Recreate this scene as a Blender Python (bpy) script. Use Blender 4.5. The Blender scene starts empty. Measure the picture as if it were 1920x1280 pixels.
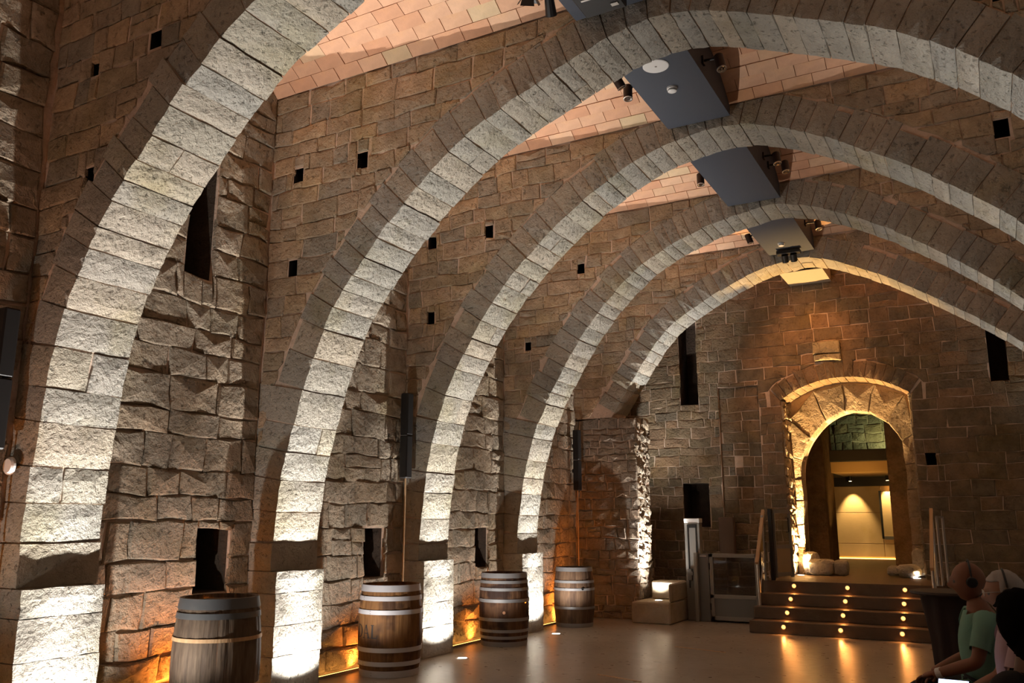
import bpy, bmesh, math, random
from mathutils import Vector, Matrix, noise
random.seed(7)
C = bpy.context.scene.collection
sc = bpy.context.scene
PI = math.pi

# ------------------------------------------------------------------ camera, world, exposure
VPX, VPY, FPX, CX, CY, EYE = 1864.0, 975.0, 1600.0, 960.0, 640.0, 1.57
pa = math.atan((VPY - CY) / FPX)
ya = math.atan((VPX - CX) * math.cos(pa) / FPX)
Fv = Vector((-math.sin(ya) * math.cos(pa), math.cos(ya) * math.cos(pa), math.sin(pa)))
Rv = Vector((math.cos(ya), math.sin(ya), 0))
Uv = Rv.cross(Fv)
cam = bpy.data.cameras.new('camera'); cam.sensor_width = 36; cam.lens = FPX / 1920 * 36
cam.clip_start = 0.05; cam.clip_end = 200
co = bpy.data.objects.new('camera', cam); C.objects.link(co)
m = Matrix((Rv, Uv, -Fv)).transposed().to_4x4(); m.translation = Vector((0, 0, EYE)); co.matrix_world = m
sc.camera = co
w = bpy.data.worlds.new('world'); sc.world = w; w.use_nodes = True
w.node_tree.nodes['Background'].inputs[0].default_value = (0.02, 0.015, 0.01, 1)
w.node_tree.nodes['Background'].inputs[1].default_value = 0.2
sc.view_settings.view_transform = 'Standard'; sc.view_settings.look = 'None'
sc.view_settings.gamma = 1; sc.view_settings.use_curve_mapping = False
sc.view_settings.exposure = 0.0

# lamp powers (W) in one place
P_BEAM, P_SPILL, P_FACE = 1050, 48, 15
COOL = (1.0, 0.972, 0.93)
WARM = (1.0, 0.52, 0.2)
AMBER = (1.0, 0.36, 0.08)

def spot(name, loc, to, power, deg, blend, color, radius=0.03, parent=None):
    l = bpy.data.lights.new(name, 'SPOT'); l.energy = power; l.spot_size = math.radians(deg); l.spot_blend = blend
    l.color = color; l.shadow_soft_size = radius
    o = bpy.data.objects.new(name, l); C.objects.link(o)
    o.location = loc
    o.rotation_euler = (Vector(to) - Vector(loc)).to_track_quat('-Z', 'Y').to_euler()
    if parent:
        o.parent = parent; o.location = Vector(loc) - parent.location
    return o
def area(name, loc, to, power, sx, sy, color, parent=None, up='Y', spread=180):
    l = bpy.data.lights.new(name, 'AREA'); l.energy = power; l.shape = 'RECTANGLE'; l.size = sx; l.size_y = sy
    l.color = color; l.spread = math.radians(spread)
    o = bpy.data.objects.new(name, l); C.objects.link(o)
    o.location = loc
    o.rotation_euler = (Vector(to) - Vector(loc)).to_track_quat('-Z', up).to_euler()
    if parent:
        o.parent = parent; o.location = Vector(loc) - parent.location
    return o

# ------------------------------------------------------------------ materials
def mat(name, col, rough=0.6, metal=0.0, emit=None, estr=0.0, spec=None, trans=0, alpha=1):
    M = bpy.data.materials.new(name); M.use_nodes = True
    b = M.node_tree.nodes['Principled BSDF']
    b.inputs['Base Color'].default_value = (*col, 1); b.inputs['Roughness'].default_value = rough
    b.inputs['Metallic'].default_value = metal
    if emit: b.inputs['Emission Color'].default_value = (*emit, 1); b.inputs['Emission Strength'].default_value = estr
    if spec is not None: b.inputs['Specular IOR Level'].default_value = spec
    if trans: b.inputs['Transmission Weight'].default_value = trans
    if alpha < 1: b.inputs['Alpha'].default_value = alpha
    return M
def N(nt, t, **kw):
    n = nt.nodes.new(t)
    for k, v in kw.items(): setattr(n, k, v)
    return n
def stone_mat(name, cols, bump=0.03, scale=1.0, rough=0.92, spec=0.2, mott=0.5, pit=0.5, fine=1.0):
    """procedural stone: tone per block, mottling, layered relief"""
    M = bpy.data.materials.new(name); M.use_nodes = True
    nt = M.node_tree; b = nt.nodes['Principled BSDF']; L = nt.links.new
    b.inputs['Roughness'].default_value = rough; b.inputs['Specular IOR Level'].default_value = spec
    tc = N(nt, 'ShaderNodeTexCoord')
    oi = N(nt, 'ShaderNodeObjectInfo'); ge = N(nt, 'ShaderNodeNewGeometry')
    ad = N(nt, 'ShaderNodeMath', operation='ADD'); L(oi.outputs['Random'], ad.inputs[0]); L(ge.outputs['Random Per Island'], ad.inputs[1])
    fr = N(nt, 'ShaderNodeMath', operation='FRACT'); L(ad.outputs[0], fr.inputs[0])
    cr = N(nt, 'ShaderNodeValToRGB'); cr.color_ramp.interpolation = 'LINEAR'
    e = cr.color_ramp.elements
    while len(e) < len(cols): e.new(0.5)
    for i, c in enumerate(cols): e[i].position = i / (len(cols) - 1); e[i].color = (*c, 1)
    L(fr.outputs[0], cr.inputs[0])
    n1 = N(nt, 'ShaderNodeTexNoise'); n1.inputs['Scale'].default_value = 5 * scale; n1.inputs['Detail'].default_value = 6; n1.inputs['Roughness'].default_value = 0.65
    L(tc.outputs['Object'], n1.inputs['Vector'])
    mr = N(nt, 'ShaderNodeMapRange'); mr.inputs[1].default_value = 0.3; mr.inputs[2].default_value = 0.7
    mr.inputs[3].default_value = 1 - mott * 0.5; mr.inputs[4].default_value = 1 + mott * 0.5
    L(n1.outputs['Fac'], mr.inputs[0])
    mx = N(nt, 'ShaderNodeMix', data_type='RGBA', blend_type='MULTIPLY'); mx.inputs[0].default_value = 1
    L(cr.outputs[0], mx.inputs[6]); L(mr.outputs[0], mx.inputs[7])
    # mossy / ochre blotches
    n4 = N(nt, 'ShaderNodeTexNoise'); n4.inputs['Scale'].default_value = 1.7 * scale; n4.inputs['Detail'].default_value = 4
    L(tc.outputs['Object'], n4.inputs['Vector'])
    m4 = N(nt, 'ShaderNodeMapRange'); m4.inputs[1].default_value = 0.52; m4.inputs[2].default_value = 0.72; m4.inputs[4].default_value = 0.45
    L(n4.outputs['Fac'], m4.inputs[0])
    mx2 = N(nt, 'ShaderNodeMix', data_type='RGBA', blend_type='MULTIPLY'); L(m4.outputs[0], mx2.inputs[0])
    L(mx.outputs[2], mx2.inputs[6]); mx2.inputs[7].default_value = (0.8, 0.74, 0.42, 1)
    L(mx2.outputs[2], b.inputs['Base Color'])
    n2 = N(nt, 'ShaderNodeTexNoise'); n2.inputs['Scale'].default_value = 24 * scale; n2.inputs['Detail'].default_value = 9; n2.inputs['Roughness'].default_value = 0.6
    L(tc.outputs['Object'], n2.inputs['Vector'])
    n3 = N(nt, 'ShaderNodeTexNoise'); n3.inputs['Scale'].default_value = 95 * scale; n3.inputs['Detail'].default_value = 3
    L(tc.outputs['Object'], n3.inputs['Vector'])
    pm = N(nt, 'ShaderNodeMapRange'); pm.inputs[1].default_value = 0.26; pm.inputs[2].default_value = 0.40; pm.inputs[3].default_value = -pit; pm.inputs[4].default_value = 0
    L(n2.outputs['Fac'], pm.inputs[0])
    a1 = N(nt, 'ShaderNodeMath', operation='MULTIPLY_ADD'); L(n3.outputs['Fac'], a1.inputs[0]); a1.inputs[1].default_value = 0.22 * fine; L(n2.outputs['Fac'], a1.inputs[2])
    a2 = N(nt, 'ShaderNodeMath', operation='ADD'); L(a1.outputs[0], a2.inputs[0]); L(pm.outputs[0], a2.inputs[1])
    bu = N(nt, 'ShaderNodeBump'); bu.inputs['Strength'].default_value = 1; bu.inputs['Distance'].default_value = bump
    L(a2.outputs[0], bu.inputs['Height']); L(bu.outputs[0], b.inputs['Normal'])
    return M
M_face = stone_mat('dressed_sandstone', [(.43, .315, .205), (.35, .28, .19), (.49, .355, .235), (.31, .27, .21), (.52, .37, .23), (.38, .30, .195)], bump=.035, mott=.55)
M_vous = stone_mat('arch_sandstone', [(.40, .36, .30), (.34, .32, .275), (.45, .385, .30), (.36, .34, .30), (.42, .37, .28)], bump=.03, mott=.3, pit=.6)
M_rough = stone_mat('rough_limestone', [(.42, .33, .24), (.34, .28, .21), (.38, .29, .2), (.44, .36, .27)], bump=.055, scale=.75, mott=.6, pit=.8)
M_pill = stone_mat('pillar_stone', [(.48, .43, .36), (.44, .40, .34)], bump=.035, mott=.4, pit=1.0)
M_mortar = stone_mat('lime_mortar', [(.66, .50, .39), (.62, .47, .36)], bump=.012, mott=.4)
M_small = stone_mat('rubble_stone', [(.34, .255, .18), (.28, .225, .175), (.31, .22, .15), (.26, .23, .19)], bump=.03, mott=.5)
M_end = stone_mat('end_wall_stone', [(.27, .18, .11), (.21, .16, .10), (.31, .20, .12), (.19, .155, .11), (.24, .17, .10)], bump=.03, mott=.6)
M_dark = mat('cavity_shade', (.012, .009, .007), .95)
M_tile = stone_mat('terracotta_tile', [(.60, .34, .21), (.63, .37, .235), (.56, .29, .17), (.65, .41, .265), (.61, .35, .22), (.60, .45, .28)], bump=.004, rough=.8, mott=.25, pit=0)
M_tjoint = stone_mat('tile_joint_mortar', [(.52, .34, .24), (.48, .31, .22)], bump=.006, mott=.3)
M_box = mat('slate_painted_panel', (.055, .062, .08), .65)
M_boxlit = mat('warm_lit_panel', (.42, .36, .27), .6)  # box panel with the warm lamp light put into its colour
M_black = mat('black_metal', (.012, .011, .011), .45)
M_brownm = mat('dark_bronze_metal', (.035, .018, .012), .4, .3)
M_chrome = mat('reflector_chrome', (.85, .85, .85), .12, 1.0)
M_white = mat('white_plastic', (.75, .73, .7), .4)
M_steel = mat('brushed_steel', (.55, .52, .48), .35, .9)
M_alu = mat('satin_aluminium', (.30, .28, .25), .5, .3)
M_alud = mat('grey_aluminium', (.19, .18, .17), .5, .3)
M_tan = mat('varnished_handrail', (.52, .33, .18), .4)
M_glass = mat('clear_glass', (.9, .95, .93), .02, trans=1.0)
M_led = mat('led_strip_glow', (1, .6, .2), emit=(1.0, .50, .12), estr=9)
M_lens = mat('floor_light_glass', (1, 1, 1), emit=(1.0, .95, .88), estr=14)
M_step_lens = mat('step_light_glass', (1, .5, .2), emit=(1.0, .33, .06), estr=6)
M_warmlens = mat('warm_lamp_glass', (1, .8, .5), emit=(1.0, .7, .35), estr=14)

def floor_mat():
    M = bpy.data.materials.new('polished_concrete'); M.use_nodes = True
    nt = M.node_tree; b = nt.nodes['Principled BSDF']; L = nt.links.new
    tc = N(nt, 'ShaderNodeTexCoord')
    n = N(nt, 'ShaderNodeTexNoise'); n.inputs['Scale'].default_value = 1.3; n.inputs['Detail'].default_value = 8; n.inputs['Roughness'].default_value = .65
    L(tc.outputs['Object'], n.inputs['Vector'])
    cr = N(nt, 'ShaderNodeValToRGB'); cr.color_ramp.elements[0].position = .3; cr.color_ramp.elements[0].color = (.25, .20, .155, 1)
    cr.color_ramp.elements[1].position = .7; cr.color_ramp.elements[1].color = (.37, .31, .245, 1)
    L(n.outputs['Fac'], cr.inputs[0]); L(cr.outputs[0], b.inputs['Base Color'])
    n2 = N(nt, 'ShaderNodeTexNoise'); n2.inputs['Scale'].default_value = 9; n2.inputs['Detail'].default_value = 6
    L(tc.outputs['Object'], n2.inputs['Vector'])
    mr = N(nt, 'ShaderNodeMapRange'); mr.inputs[3].default_value = .2; mr.inputs[4].default_value = .42
    L(n2.outputs['Fac'], mr.inputs[0]); L(mr.outputs[0], b.inputs['Roughness'])
    n3 = N(nt, 'ShaderNodeTexNoise'); n3.inputs['Scale'].default_value = 14; n3.inputs['Detail'].default_value = 4
    L(tc.outputs['Object'], n3.inputs['Vector'])
    bu = N(nt, 'ShaderNodeBump'); bu.inputs['Distance'].default_value = .002; bu.inputs['Strength'].default_value = .35
    L(n3.outputs['Fac'], bu.inputs['Height']); L(bu.outputs[0], b.inputs['Normal'])
    return M
M_floor = floor_mat()
def wood_mat(name, c1, c2, dark=0.0, seed=0.0):
    M = bpy.data.materials.new(name); M.use_nodes = True
    nt = M.node_tree; b = nt.nodes['Principled BSDF']; L = nt.links.new
    b.inputs['Roughness'].default_value = .72; b.inputs['Specular IOR Level'].default_value = .25
    tc = N(nt, 'ShaderNodeTexCoord'); mp = N(nt, 'ShaderNodeMapping'); mp.inputs['Scale'].default_value = (14, 14, 2); mp.inputs['Location'].default_value = (seed, seed, seed)
    L(tc.outputs['Object'], mp.inputs[0])
    n = N(nt, 'ShaderNodeTexNoise'); n.inputs['Scale'].default_value = 3; n.inputs['Detail'].default_value = 8
    L(mp.outputs[0], n.inputs['Vector'])
    oi = N(nt, 'ShaderNodeObjectInfo')
    a = N(nt, 'ShaderNodeMath', operation='MULTIPLY_ADD'); L(oi.outputs['Random'], a.inputs[0]); a.inputs[1].default_value = .35; L(n.outputs['Fac'], a.inputs[2])
    cr = N(nt, 'ShaderNodeValToRGB'); cr.color_ramp.elements[0].position = .4; cr.color_ramp.elements[0].color = (*c1, 1)
    cr.color_ramp.elements[1].position = .95; cr.color_ramp.elements[1].color = (*c2, 1)
    L(a.outputs[0], cr.inputs[0])
    # wine and water stains
    n2 = N(nt, 'ShaderNodeTexNoise'); n2.inputs['Scale'].default_value = 3.2; n2.inputs['Detail'].default_value = 3
    mp2 = N(nt, 'ShaderNodeMapping'); mp2.inputs['Location'].default_value = (seed * 3, seed, seed * 2); L(tc.outputs['Object'], mp2.inputs[0]); L(mp2.outputs[0], n2.inputs['Vector'])
    mr = N(nt, 'ShaderNodeMapRange'); mr.inputs[1].default_value = .5; mr.inputs[2].default_value = .62; mr.inputs[4].default_value = dark
    L(n2.outputs['Fac'], mr.inputs[0])
    mx = N(nt, 'ShaderNodeMix', data_type='RGBA'); L(mr.outputs[0], mx.inputs[0]); L(cr.outputs[0], mx.inputs[6]); mx.inputs[7].default_value = (.03, .014, .01, 1)
    L(mx.outputs[2], b.inputs['Base Color'])
    bu = N(nt, 'ShaderNodeBump'); bu.inputs['Distance'].default_value = .004
    L(n.outputs['Fac'], bu.inputs['Height']); L(bu.outputs[0], b.inputs['Normal'])
    return M

# ------------------------------------------------------------------ object helpers
def link(name, me, m=None, parent=None):
    o = bpy.data.objects.new(name, me); C.objects.link(o)
    if m is not None: me.materials.append(m)
    if parent is not None: o.parent = parent; o.location = -parent.location if False else (0, 0, 0)
    if parent is not None: o.matrix_parent_inverse = Matrix.Translation(-Vector(parent.location)) if parent.parent is None and parent.type == 'EMPTY' and parent.get('_w', 0) == 0 else Matrix.Identity(4)
    return o
def meshobj(name, verts, faces, m=None, parent=None, smooth=False):
    me = bpy.data.meshes.new(name); me.from_pydata([tuple(v) for v in verts], [], faces); me.update()
    if smooth: me.polygons.foreach_set('use_smooth', [True] * len(me.polygons))
    return link(name, me, m, parent)
def thing(name, label, cat, loc=(0, 0, 0), group=None):
    """Empty at the base; children are built in world coordinates"""
    o = bpy.data.objects.new(name, None); C.objects.link(o); o.location = loc; o.empty_display_size = .1
    o['label'] = label; o['category'] = cat
    if group: o['group'] = group
    return o
def tag(o, label, cat, group=None):
    o['label'] = label; o['category'] = cat
    if group: o['group'] = group
    return o
def setting(o, label, cat):
    o['kind'] = 'structure'; o['label'] = label; o['category'] = cat
    return o
class MB:
    """collects shapes in one mesh"""
    def __init__(s): s.v = []; s.f = []
    def add(s, v, f):
        k = len(s.v); s.v += [Vector(a) for a in v]; s.f += [tuple(i + k for i in q) for q in f]; return s
    def box(s, a, b, bev=0.0):
        x0, y0, z0 = [min(p, q) for p, q in zip(a, b)]; x1, y1, z1 = [max(p, q) for p, q in zip(a, b)]
        if bev <= 0:
            return s.add([(x0, y0, z0), (x1, y0, z0), (x1, y1, z0), (x0, y1, z0), (x0, y0, z1), (x1, y0, z1), (x1, y1, z1), (x0, y1, z1)],
                  [(0, 3, 2, 1), (4, 5, 6, 7), (0, 1, 5, 4), (1, 2, 6, 5), (2, 3, 7, 6), (3, 0, 4, 7)])
        bm = bmesh.new(); bmesh.ops.create_cube(bm, size=1)
        for v in bm.verts: v.co = Vector(((x0 + x1) / 2 + v.co.x * (x1 - x0), (y0 + y1) / 2 + v.co.y * (y1 - y0), (z0 + z1) / 2 + v.co.z * (z1 - z0)))
        bmesh.ops.bevel(bm, geom=bm.edges[:], offset=bev, segments=1, affect='EDGES')
        bm.verts.index_update()
        s.add([v.co.copy() for v in bm.verts], [tuple(v.index for v in f.verts) for f in bm.faces]); bm.free(); return s
    def obox(s, p, q, wx, wz, up=(0, 0, 1)):
        """bar with a rectangular section between p and q"""
        p, q = Vector(p), Vector(q); d = (q - p).normalized(); side = d.cross(Vector(up))
        if side.length < 1e-4: side = Vector((1, 0, 0))
        side.normalize(); u = side.cross(d).normalized()
        vs = [c + side * a * wx / 2 + u * b * wz / 2 for c in (p, q) for a, b in ((-1, -1), (1, -1), (1, 1), (-1, 1))]
        return s.add(vs, [(0, 1, 2, 3), (7, 6, 5, 4), (0, 4, 5, 1), (1, 5, 6, 2), (2, 6, 7, 3), (3, 7, 4, 0)])
    def tube(s, pts, r, n=10, cap=True):
        pts = [Vector(p) for p in pts]; rs = r if isinstance(r, (list, tuple)) else [r] * len(pts)
        k0 = len(s.v); prev = None
        for i, p in enumerate(pts):
            d = (pts[min(i + 1, len(pts) - 1)] - pts[max(i - 1, 0)]).normalized()
            a = prev if prev is not None else (Vector((0, 0, 1)) if abs(d.z) < .9 else Vector((1, 0, 0)))
            a = (a - d * a.dot(d)).normalized(); prev = a; b = d.cross(a)
            for j in range(n): t = 2 * PI * j / n; s.v.append(p + (a * math.cos(t) + b * math.sin(t)) * rs[i])
        for i in range(len(pts) - 1):
            for j in range(n): s.f.append((k0 + i * n + j, k0 + i * n + (j + 1) % n, k0 + (i + 1) * n + (j + 1) % n, k0 + (i + 1) * n + j))
        if cap:
            s.f.append(tuple(k0 + j for j in reversed(range(n)))); e = k0 + (len(pts) - 1) * n; s.f.append(tuple(e + j for j in range(n)))
        return s
    def lathe(s, prof, c=(0, 0, 0), n=32, cap=True, a0=0.0, a1=2 * PI):
        """prof: (radius, z) list"""
        k0 = len(s.v); c = Vector(c); full = abs(a1 - a0 - 2 * PI) < 1e-6; m_ = n if full else n + 1
        for r, z in prof:
            for j in range(m_): t = a0 + (a1 - a0) * j / n; s.v.append(c + Vector((r * math.cos(t), r * math.sin(t), z)))
        for i in range(len(prof) - 1):
            for j in range(n if full else n):
                j2 = (j + 1) % m_
                s.f.append((k0 + i * m_ + j, k0 + i * m_ + j2, k0 + (i + 1) * m_ + j2, k0 + (i + 1) * m_ + j))
        if cap and full:
            s.f.append(tuple(k0 + j for j in reversed(range(n)))); e = k0 + (len(prof) - 1) * m_; s.f.append(tuple(e + j for j in range(n)))
        return s
    def xform(s, M): s.v = [M @ v for v in s.v]; return s
    def build(s, name, m, parent=None, smooth=False): return meshobj(name, s.v, s.f, m, parent, smooth)
def smooth_by_angle(o, deg=35):
    me = o.data; me.polygons.foreach_set('use_smooth', [True] * len(me.polygons))
    bm = bmesh.new(); bm.from_mesh(me)
    for e in bm.edges:
        if len(e.link_faces) == 2 and e.calc_face_angle(0) > math.radians(deg): e.smooth = False
    bm.to_mesh(me); bm.free()
    return o
def boolean(o, cuts):
    """subtract boxes (a, b) from o"""
    mb = MB()
    for a, b in cuts: mb.box(a, b)
    c = mb.build('cutter', None); md = o.modifiers.new('cut', 'BOOLEAN'); md.object = c; md.operation = 'DIFFERENCE'; md.solver = 'EXACT'
    dg = bpy.context.evaluated_depsgraph_get(); dg.update()
    me = bpy.data.meshes.new_from_object(o.evaluated_get(dg)); old = o.data; o.modifiers.clear(); o.data = me
    bpy.data.meshes.remove(old); cm = c.data; bpy.data.objects.remove(c); bpy.data.meshes.remove(cm)
    return o

# ------------------------------------------------------------------ masonry
WL = -6.26                    # left wall plane
WR = 2.06                     # right wall plane
ZS = 5.95                     # springing of the tile vaults
WARP = .034
def jit(a): return random.uniform(-a, a)
def dense(poly, step):
    out = []
    n = len(poly)
    for i in range(n):
        a, b = Vector(poly[i]), Vector(poly[(i + 1) % n]); L_ = (b - a).length
        k = max(1, min(3, int(L_ / step)))
        for j in range(k): out.append(a + (b - a) * j / k)
    return out
def stone_geo(poly, frame, gap=.008, proud=.022, back=-.02, rgh=.006, step=.14, bev=.012, jt=.006):
    """pillow-faced block on a plane. poly: (u, v) counter-clockwise; frame: origin, U, V, Nrm"""
    O, U, V, W = frame
    P = dense(poly, step)
    P = [p + Vector((noise.noise(Vector((p.x * 2.3, p.y * 2.3, O.y))), noise.noise(Vector((p.x * 2.1, p.y * 2.7, O.y + 9))))) * WARP for p in P]
    c = sum(P, Vector((0, 0))) / len(P)
    def ins(p, d):
        v = p - c; L_ = v.length
        return c + v * max(.2, (L_ - d) / L_) if L_ > 1e-6 else p
    n = len(P)
    P = [Vector((p.x + jit(jt), p.y + jit(jt))) for p in P]
    base = proud + jit(rgh)
    vs = []
    for p in P: q = ins(p, gap); vs.append(O + U * q.x + V * q.y + W * back)
    for p in P: q = ins(p, gap); vs.append(O + U * q.x + V * q.y + W * (base - bev + jit(rgh * .5)))
    for p in P: q = ins(p, gap + bev * 1.3); vs.append(O + U * q.x + V * q.y + W * (base + jit(rgh)))
    vs.append(O + U * (c.x + jit(.02)) + V * (c.y + jit(.01)) + W * (base + jit(rgh) + rgh))
    fs = []
    for r in (0, 1):
        for j in range(n): k = (j + 1) % n; fs.append((r * n + j, r * n + k, (r + 1) * n + k, (r + 1) * n + j))
    for j in range(n): fs.append((2 * n + j, 2 * n + (j + 1) % n, 3 * n))
    return vs, fs
def courses(u0, u1, v0, v1, hr, lr, holes=(), zfun=None, ztop=None):
    """rectangular coursed masonry, clipped to a lower bound zfun(u) and round holes. returns polygons (u, v)"""
    polys = []; v = v0
    while v < v1 - .02:
        h = random.uniform(*hr)
        if v + h > v1 - hr[0] * .6: h = v1 - v
        vt = v + h; u = u0 - random.uniform(0, lr[0]) ; first = True
        while u < u1 - .02:
            l = random.uniform(*lr)
            if random.random() < .15: l *= .55
            ue = u + l
            if ue > u1 - lr[0] * .5: ue = u1
            a = max(u, u0)
            if ue - a > .04:
                split = [(a, ue, v, vt)]
                if h > hr[1] * .85 and random.random() < .18 and ue - a > .2:
                    mv = v + h * random.uniform(.4, .6); split = [(a, ue, v, mv), (a, ue, mv, vt)]
                for (A, B, c0, c1) in split:
                    rects = [(A, B, c0, c1)]
                    for (h0, h1, g0, g1) in holes:
                        nr = []
                        for (p, q, r, s) in rects:
                            if p >= h1 or q <= h0 or r >= g1 or s <= g0: nr.append((p, q, r, s)); continue
                            if h0 - p > .03: nr.append((p, h0, r, s))
                            if q - h1 > .03: nr.append((h1, q, r, s))
                            m0, m1 = max(p, h0), min(q, h1)
                            if g0 - r > .03: nr.append((m0, m1, r, g0))
                            if s - g1 > .03: nr.append((m0, m1, g1, s))
                        rects = nr
                    for (p, q, r, s) in rects:
                        if zfun is None: polys.append([(p, r), (q, r), (q, s), (p, s)]); continue
                        K = 7; us = [p + (q - p) * i / (K - 1) for i in range(K)]
                        top = [(x, min(s, ztop(x)) if ztop else s) for x in us]
                        bot = [(x, max(r, zfun(x))) for x in us]
                        keep = [i for i in range(K) if top[i][1] - bot[i][1] > .012]
                        if len(keep) < 2: continue
                        i0, i1 = keep[0], keep[-1]
                        pl = [bot[i] for i in range(i0, i1 + 1)] + [top[i] for i in range(i1, i0 - 1, -1)]
                        # drop collinear
                        out = []
                        for i, pt in enumerate(pl):
                            A_, B_ = Vector(pl[i - 1]), Vector(pl[(i + 1) % len(pl)]); Pp = Vector(pt)
                            if abs((B_ - A_).cross(Pp - A_)) > 1e-4 * 1.5: out.append(pt)
                        ar = 0
                        for i in range(len(out)): ar += out[i - 1][0] * out[i][1] - out[i][0] * out[i - 1][1]
                        if len(out) >= 3 and abs(ar) / 2 > .0025: polys.append(out)
            u = ue
        v = vt
    return polys
MAXP = 300
def lay(parent, polys, frame, m, name='stone', key=None, limit=MAXP, **kw):
    """each polygon is one stone; past the limit the farthest ones join into one 'stuff' part"""
    if key: polys = sorted(polys, key=key)
    rest = MB()
    for i, pl in enumerate(polys):
        vs, fs = stone_geo(pl, frame, **kw)
        if i < limit: meshobj(name, vs, fs, m, parent)
        else: rest.add(vs, fs)
    if rest.v:
        o = rest.build('small_' + name + 's' if False else 'distant_' + name + 's', m, parent); o['kind'] = 'stuff'
    return min(len(polys), limit)

# arch intrados profiles measured for each arch: (X, Z) at its front plane
AP = {
 1: (3.72, [(-5.99, 1.41), (-5.97, 1.92), (-5.91, 2.44), (-5.82, 2.92), (-5.70, 3.27), (-5.53, 3.60), (-5.34, 3.88), (-5.07, 4.18), (-4.85, 4.43), (-4.63, 4.63), (-4.43, 4.79), (-4.21, 4.95), (-3.6, 5.25), (-3.0, 5.48), (-2.5, 5.62), (-2.1, 5.66), (-1.65, 5.58), (-1.11, 5.35), (-.5, 5.02), (.1, 4.6), (.5, 4.2), (.95, 3.6), (1.3, 3.0), (1.55, 2.4), (1.7, 1.8), (1.75, 1.3)]),
 2: (6.13, [(-5.955, 1.36), (-5.895, 1.94), (-5.78, 2.43), (-5.62, 2.95), (-5.39, 3.48), (-5.17, 3.80), (-4.78, 4.24), (-4.29, 4.70), (-3.79, 5.04), (-3.26, 5.28), (-2.70, 5.49), (-2.4, 5.59), (-2.0, 5.63), (-1.66, 5.57), (-1.11, 5.36), (-.42, 5.05), (-.10, 4.86), (.20, 4.62), (.48, 4.36), (.95, 3.75), (1.3, 3.1), (1.55, 2.4), (1.7, 1.8), (1.75, 1.3)]),
 3: (8.57, [(-5.99, 1.29), (-5.95, 1.79), (-5.83, 2.50), (-5.65, 3.05), (-5.31, 3.68), (-4.86, 4.28), (-4.26, 4.85), (-3.66, 5.27), (-3.02, 5.58), (-2.47, 5.70), (-2.05, 5.72), (-1.54, 5.57), (-1.05, 5.32), (-.67, 5.08), (-.27, 4.81), (.14, 4.48), (.50, 4.15), (.95, 3.6), (1.3, 3.0), (1.55, 2.4), (1.7, 1.8), (1.75, 1.3)]),
 4: (11.05, [(-6.01, 1.38), (-5.93, 1.99), (-5.75, 2.73), (-5.46, 3.36), (-4.88, 4.26), (-4.09, 5.05), (-3.20, 5.47), (-2.51, 5.62), (-2.05, 5.65), (-1.37, 5.42), (-.60, 4.97), (.08, 4.45), (.52, 4.05), (.95, 3.55), (1.3, 3.0), (1.55, 2.4), (1.7, 1.8), (1.75, 1.3)]),
 5: (13.55, [(-5.93, 2.2), (-5.75, 2.85), (-5.50, 3.35), (-5.08, 3.98), (-4.70, 4.5), (-4.35, 4.83), (-3.66, 5.22), (-2.98, 5.50), (-2.5, 5.60), (-2.15, 5.62), (-1.55, 5.40), (-.85, 5.02), (-.18, 4.56), (.54, 4.02), (.95, 3.55), (1.3, 3.0), (1.55, 2.4), (1.7, 1.8), (1.75, 1.3)]),
}
TH = .62
def resample(P, n=400):
    """Catmull-Rom through the points, returned densely"""
    P = [Vector(p) for p in P]; out = []
    Q = [P[0] * 2 - P[1]] + P + [P[-1] * 2 - P[-2]]
    k = max(2, n // (len(P) - 1))
    for i in range(1, len(Q) - 2):
        a, b, c, d = Q[i - 1:i + 3]
        for j in range(k):
            t = j / k
            out.append(.5 * ((2 * b) + (c - a) * t + (2 * a - 5 * b + 4 * c - d) * t * t + (3 * b - a - 3 * c + d) * t ** 3))
    out.append(P[-1])
    for _ in range(6):
        out = [out[0]] + [(out[i - 1] + out[i] * 2 + out[i + 1]) / 4 for i in range(1, len(out) - 1)] + [out[-1]]
    return out
def offset(curve, d):
    o = []
    for i, p in enumerate(curve):
        t = curve[min(i + 3, len(curve) - 1)] - curve[max(i - 3, 0)]
        nrm = Vector((-t.y, t.x)).normalized(); o.append(p + nrm * d)
    return o
def funof(curve, lowx=None):
    """height of a curve as a function of X (highest branch)"""
    pts = sorted([(p.x, p.y) for p in curve])
    def f(x):
        if x <= pts[0][0]: return -9
        if x >= pts[-1][0]: return -9
        lo, hi = 0, len(pts) - 1
        while hi - lo > 1:
            mid = (lo + hi) // 2
            if pts[mid][0] <= x: lo = mid
            else: hi = mid
        a, b = pts[lo], pts[hi]
        return a[1] + (b[1] - a[1]) * (x - a[0]) / max(1e-6, b[0] - a[0])
    return f
def vault_z(t, rise=.34): return ZS + rise * (1 - (2 * t - 1) ** 2)

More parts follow.
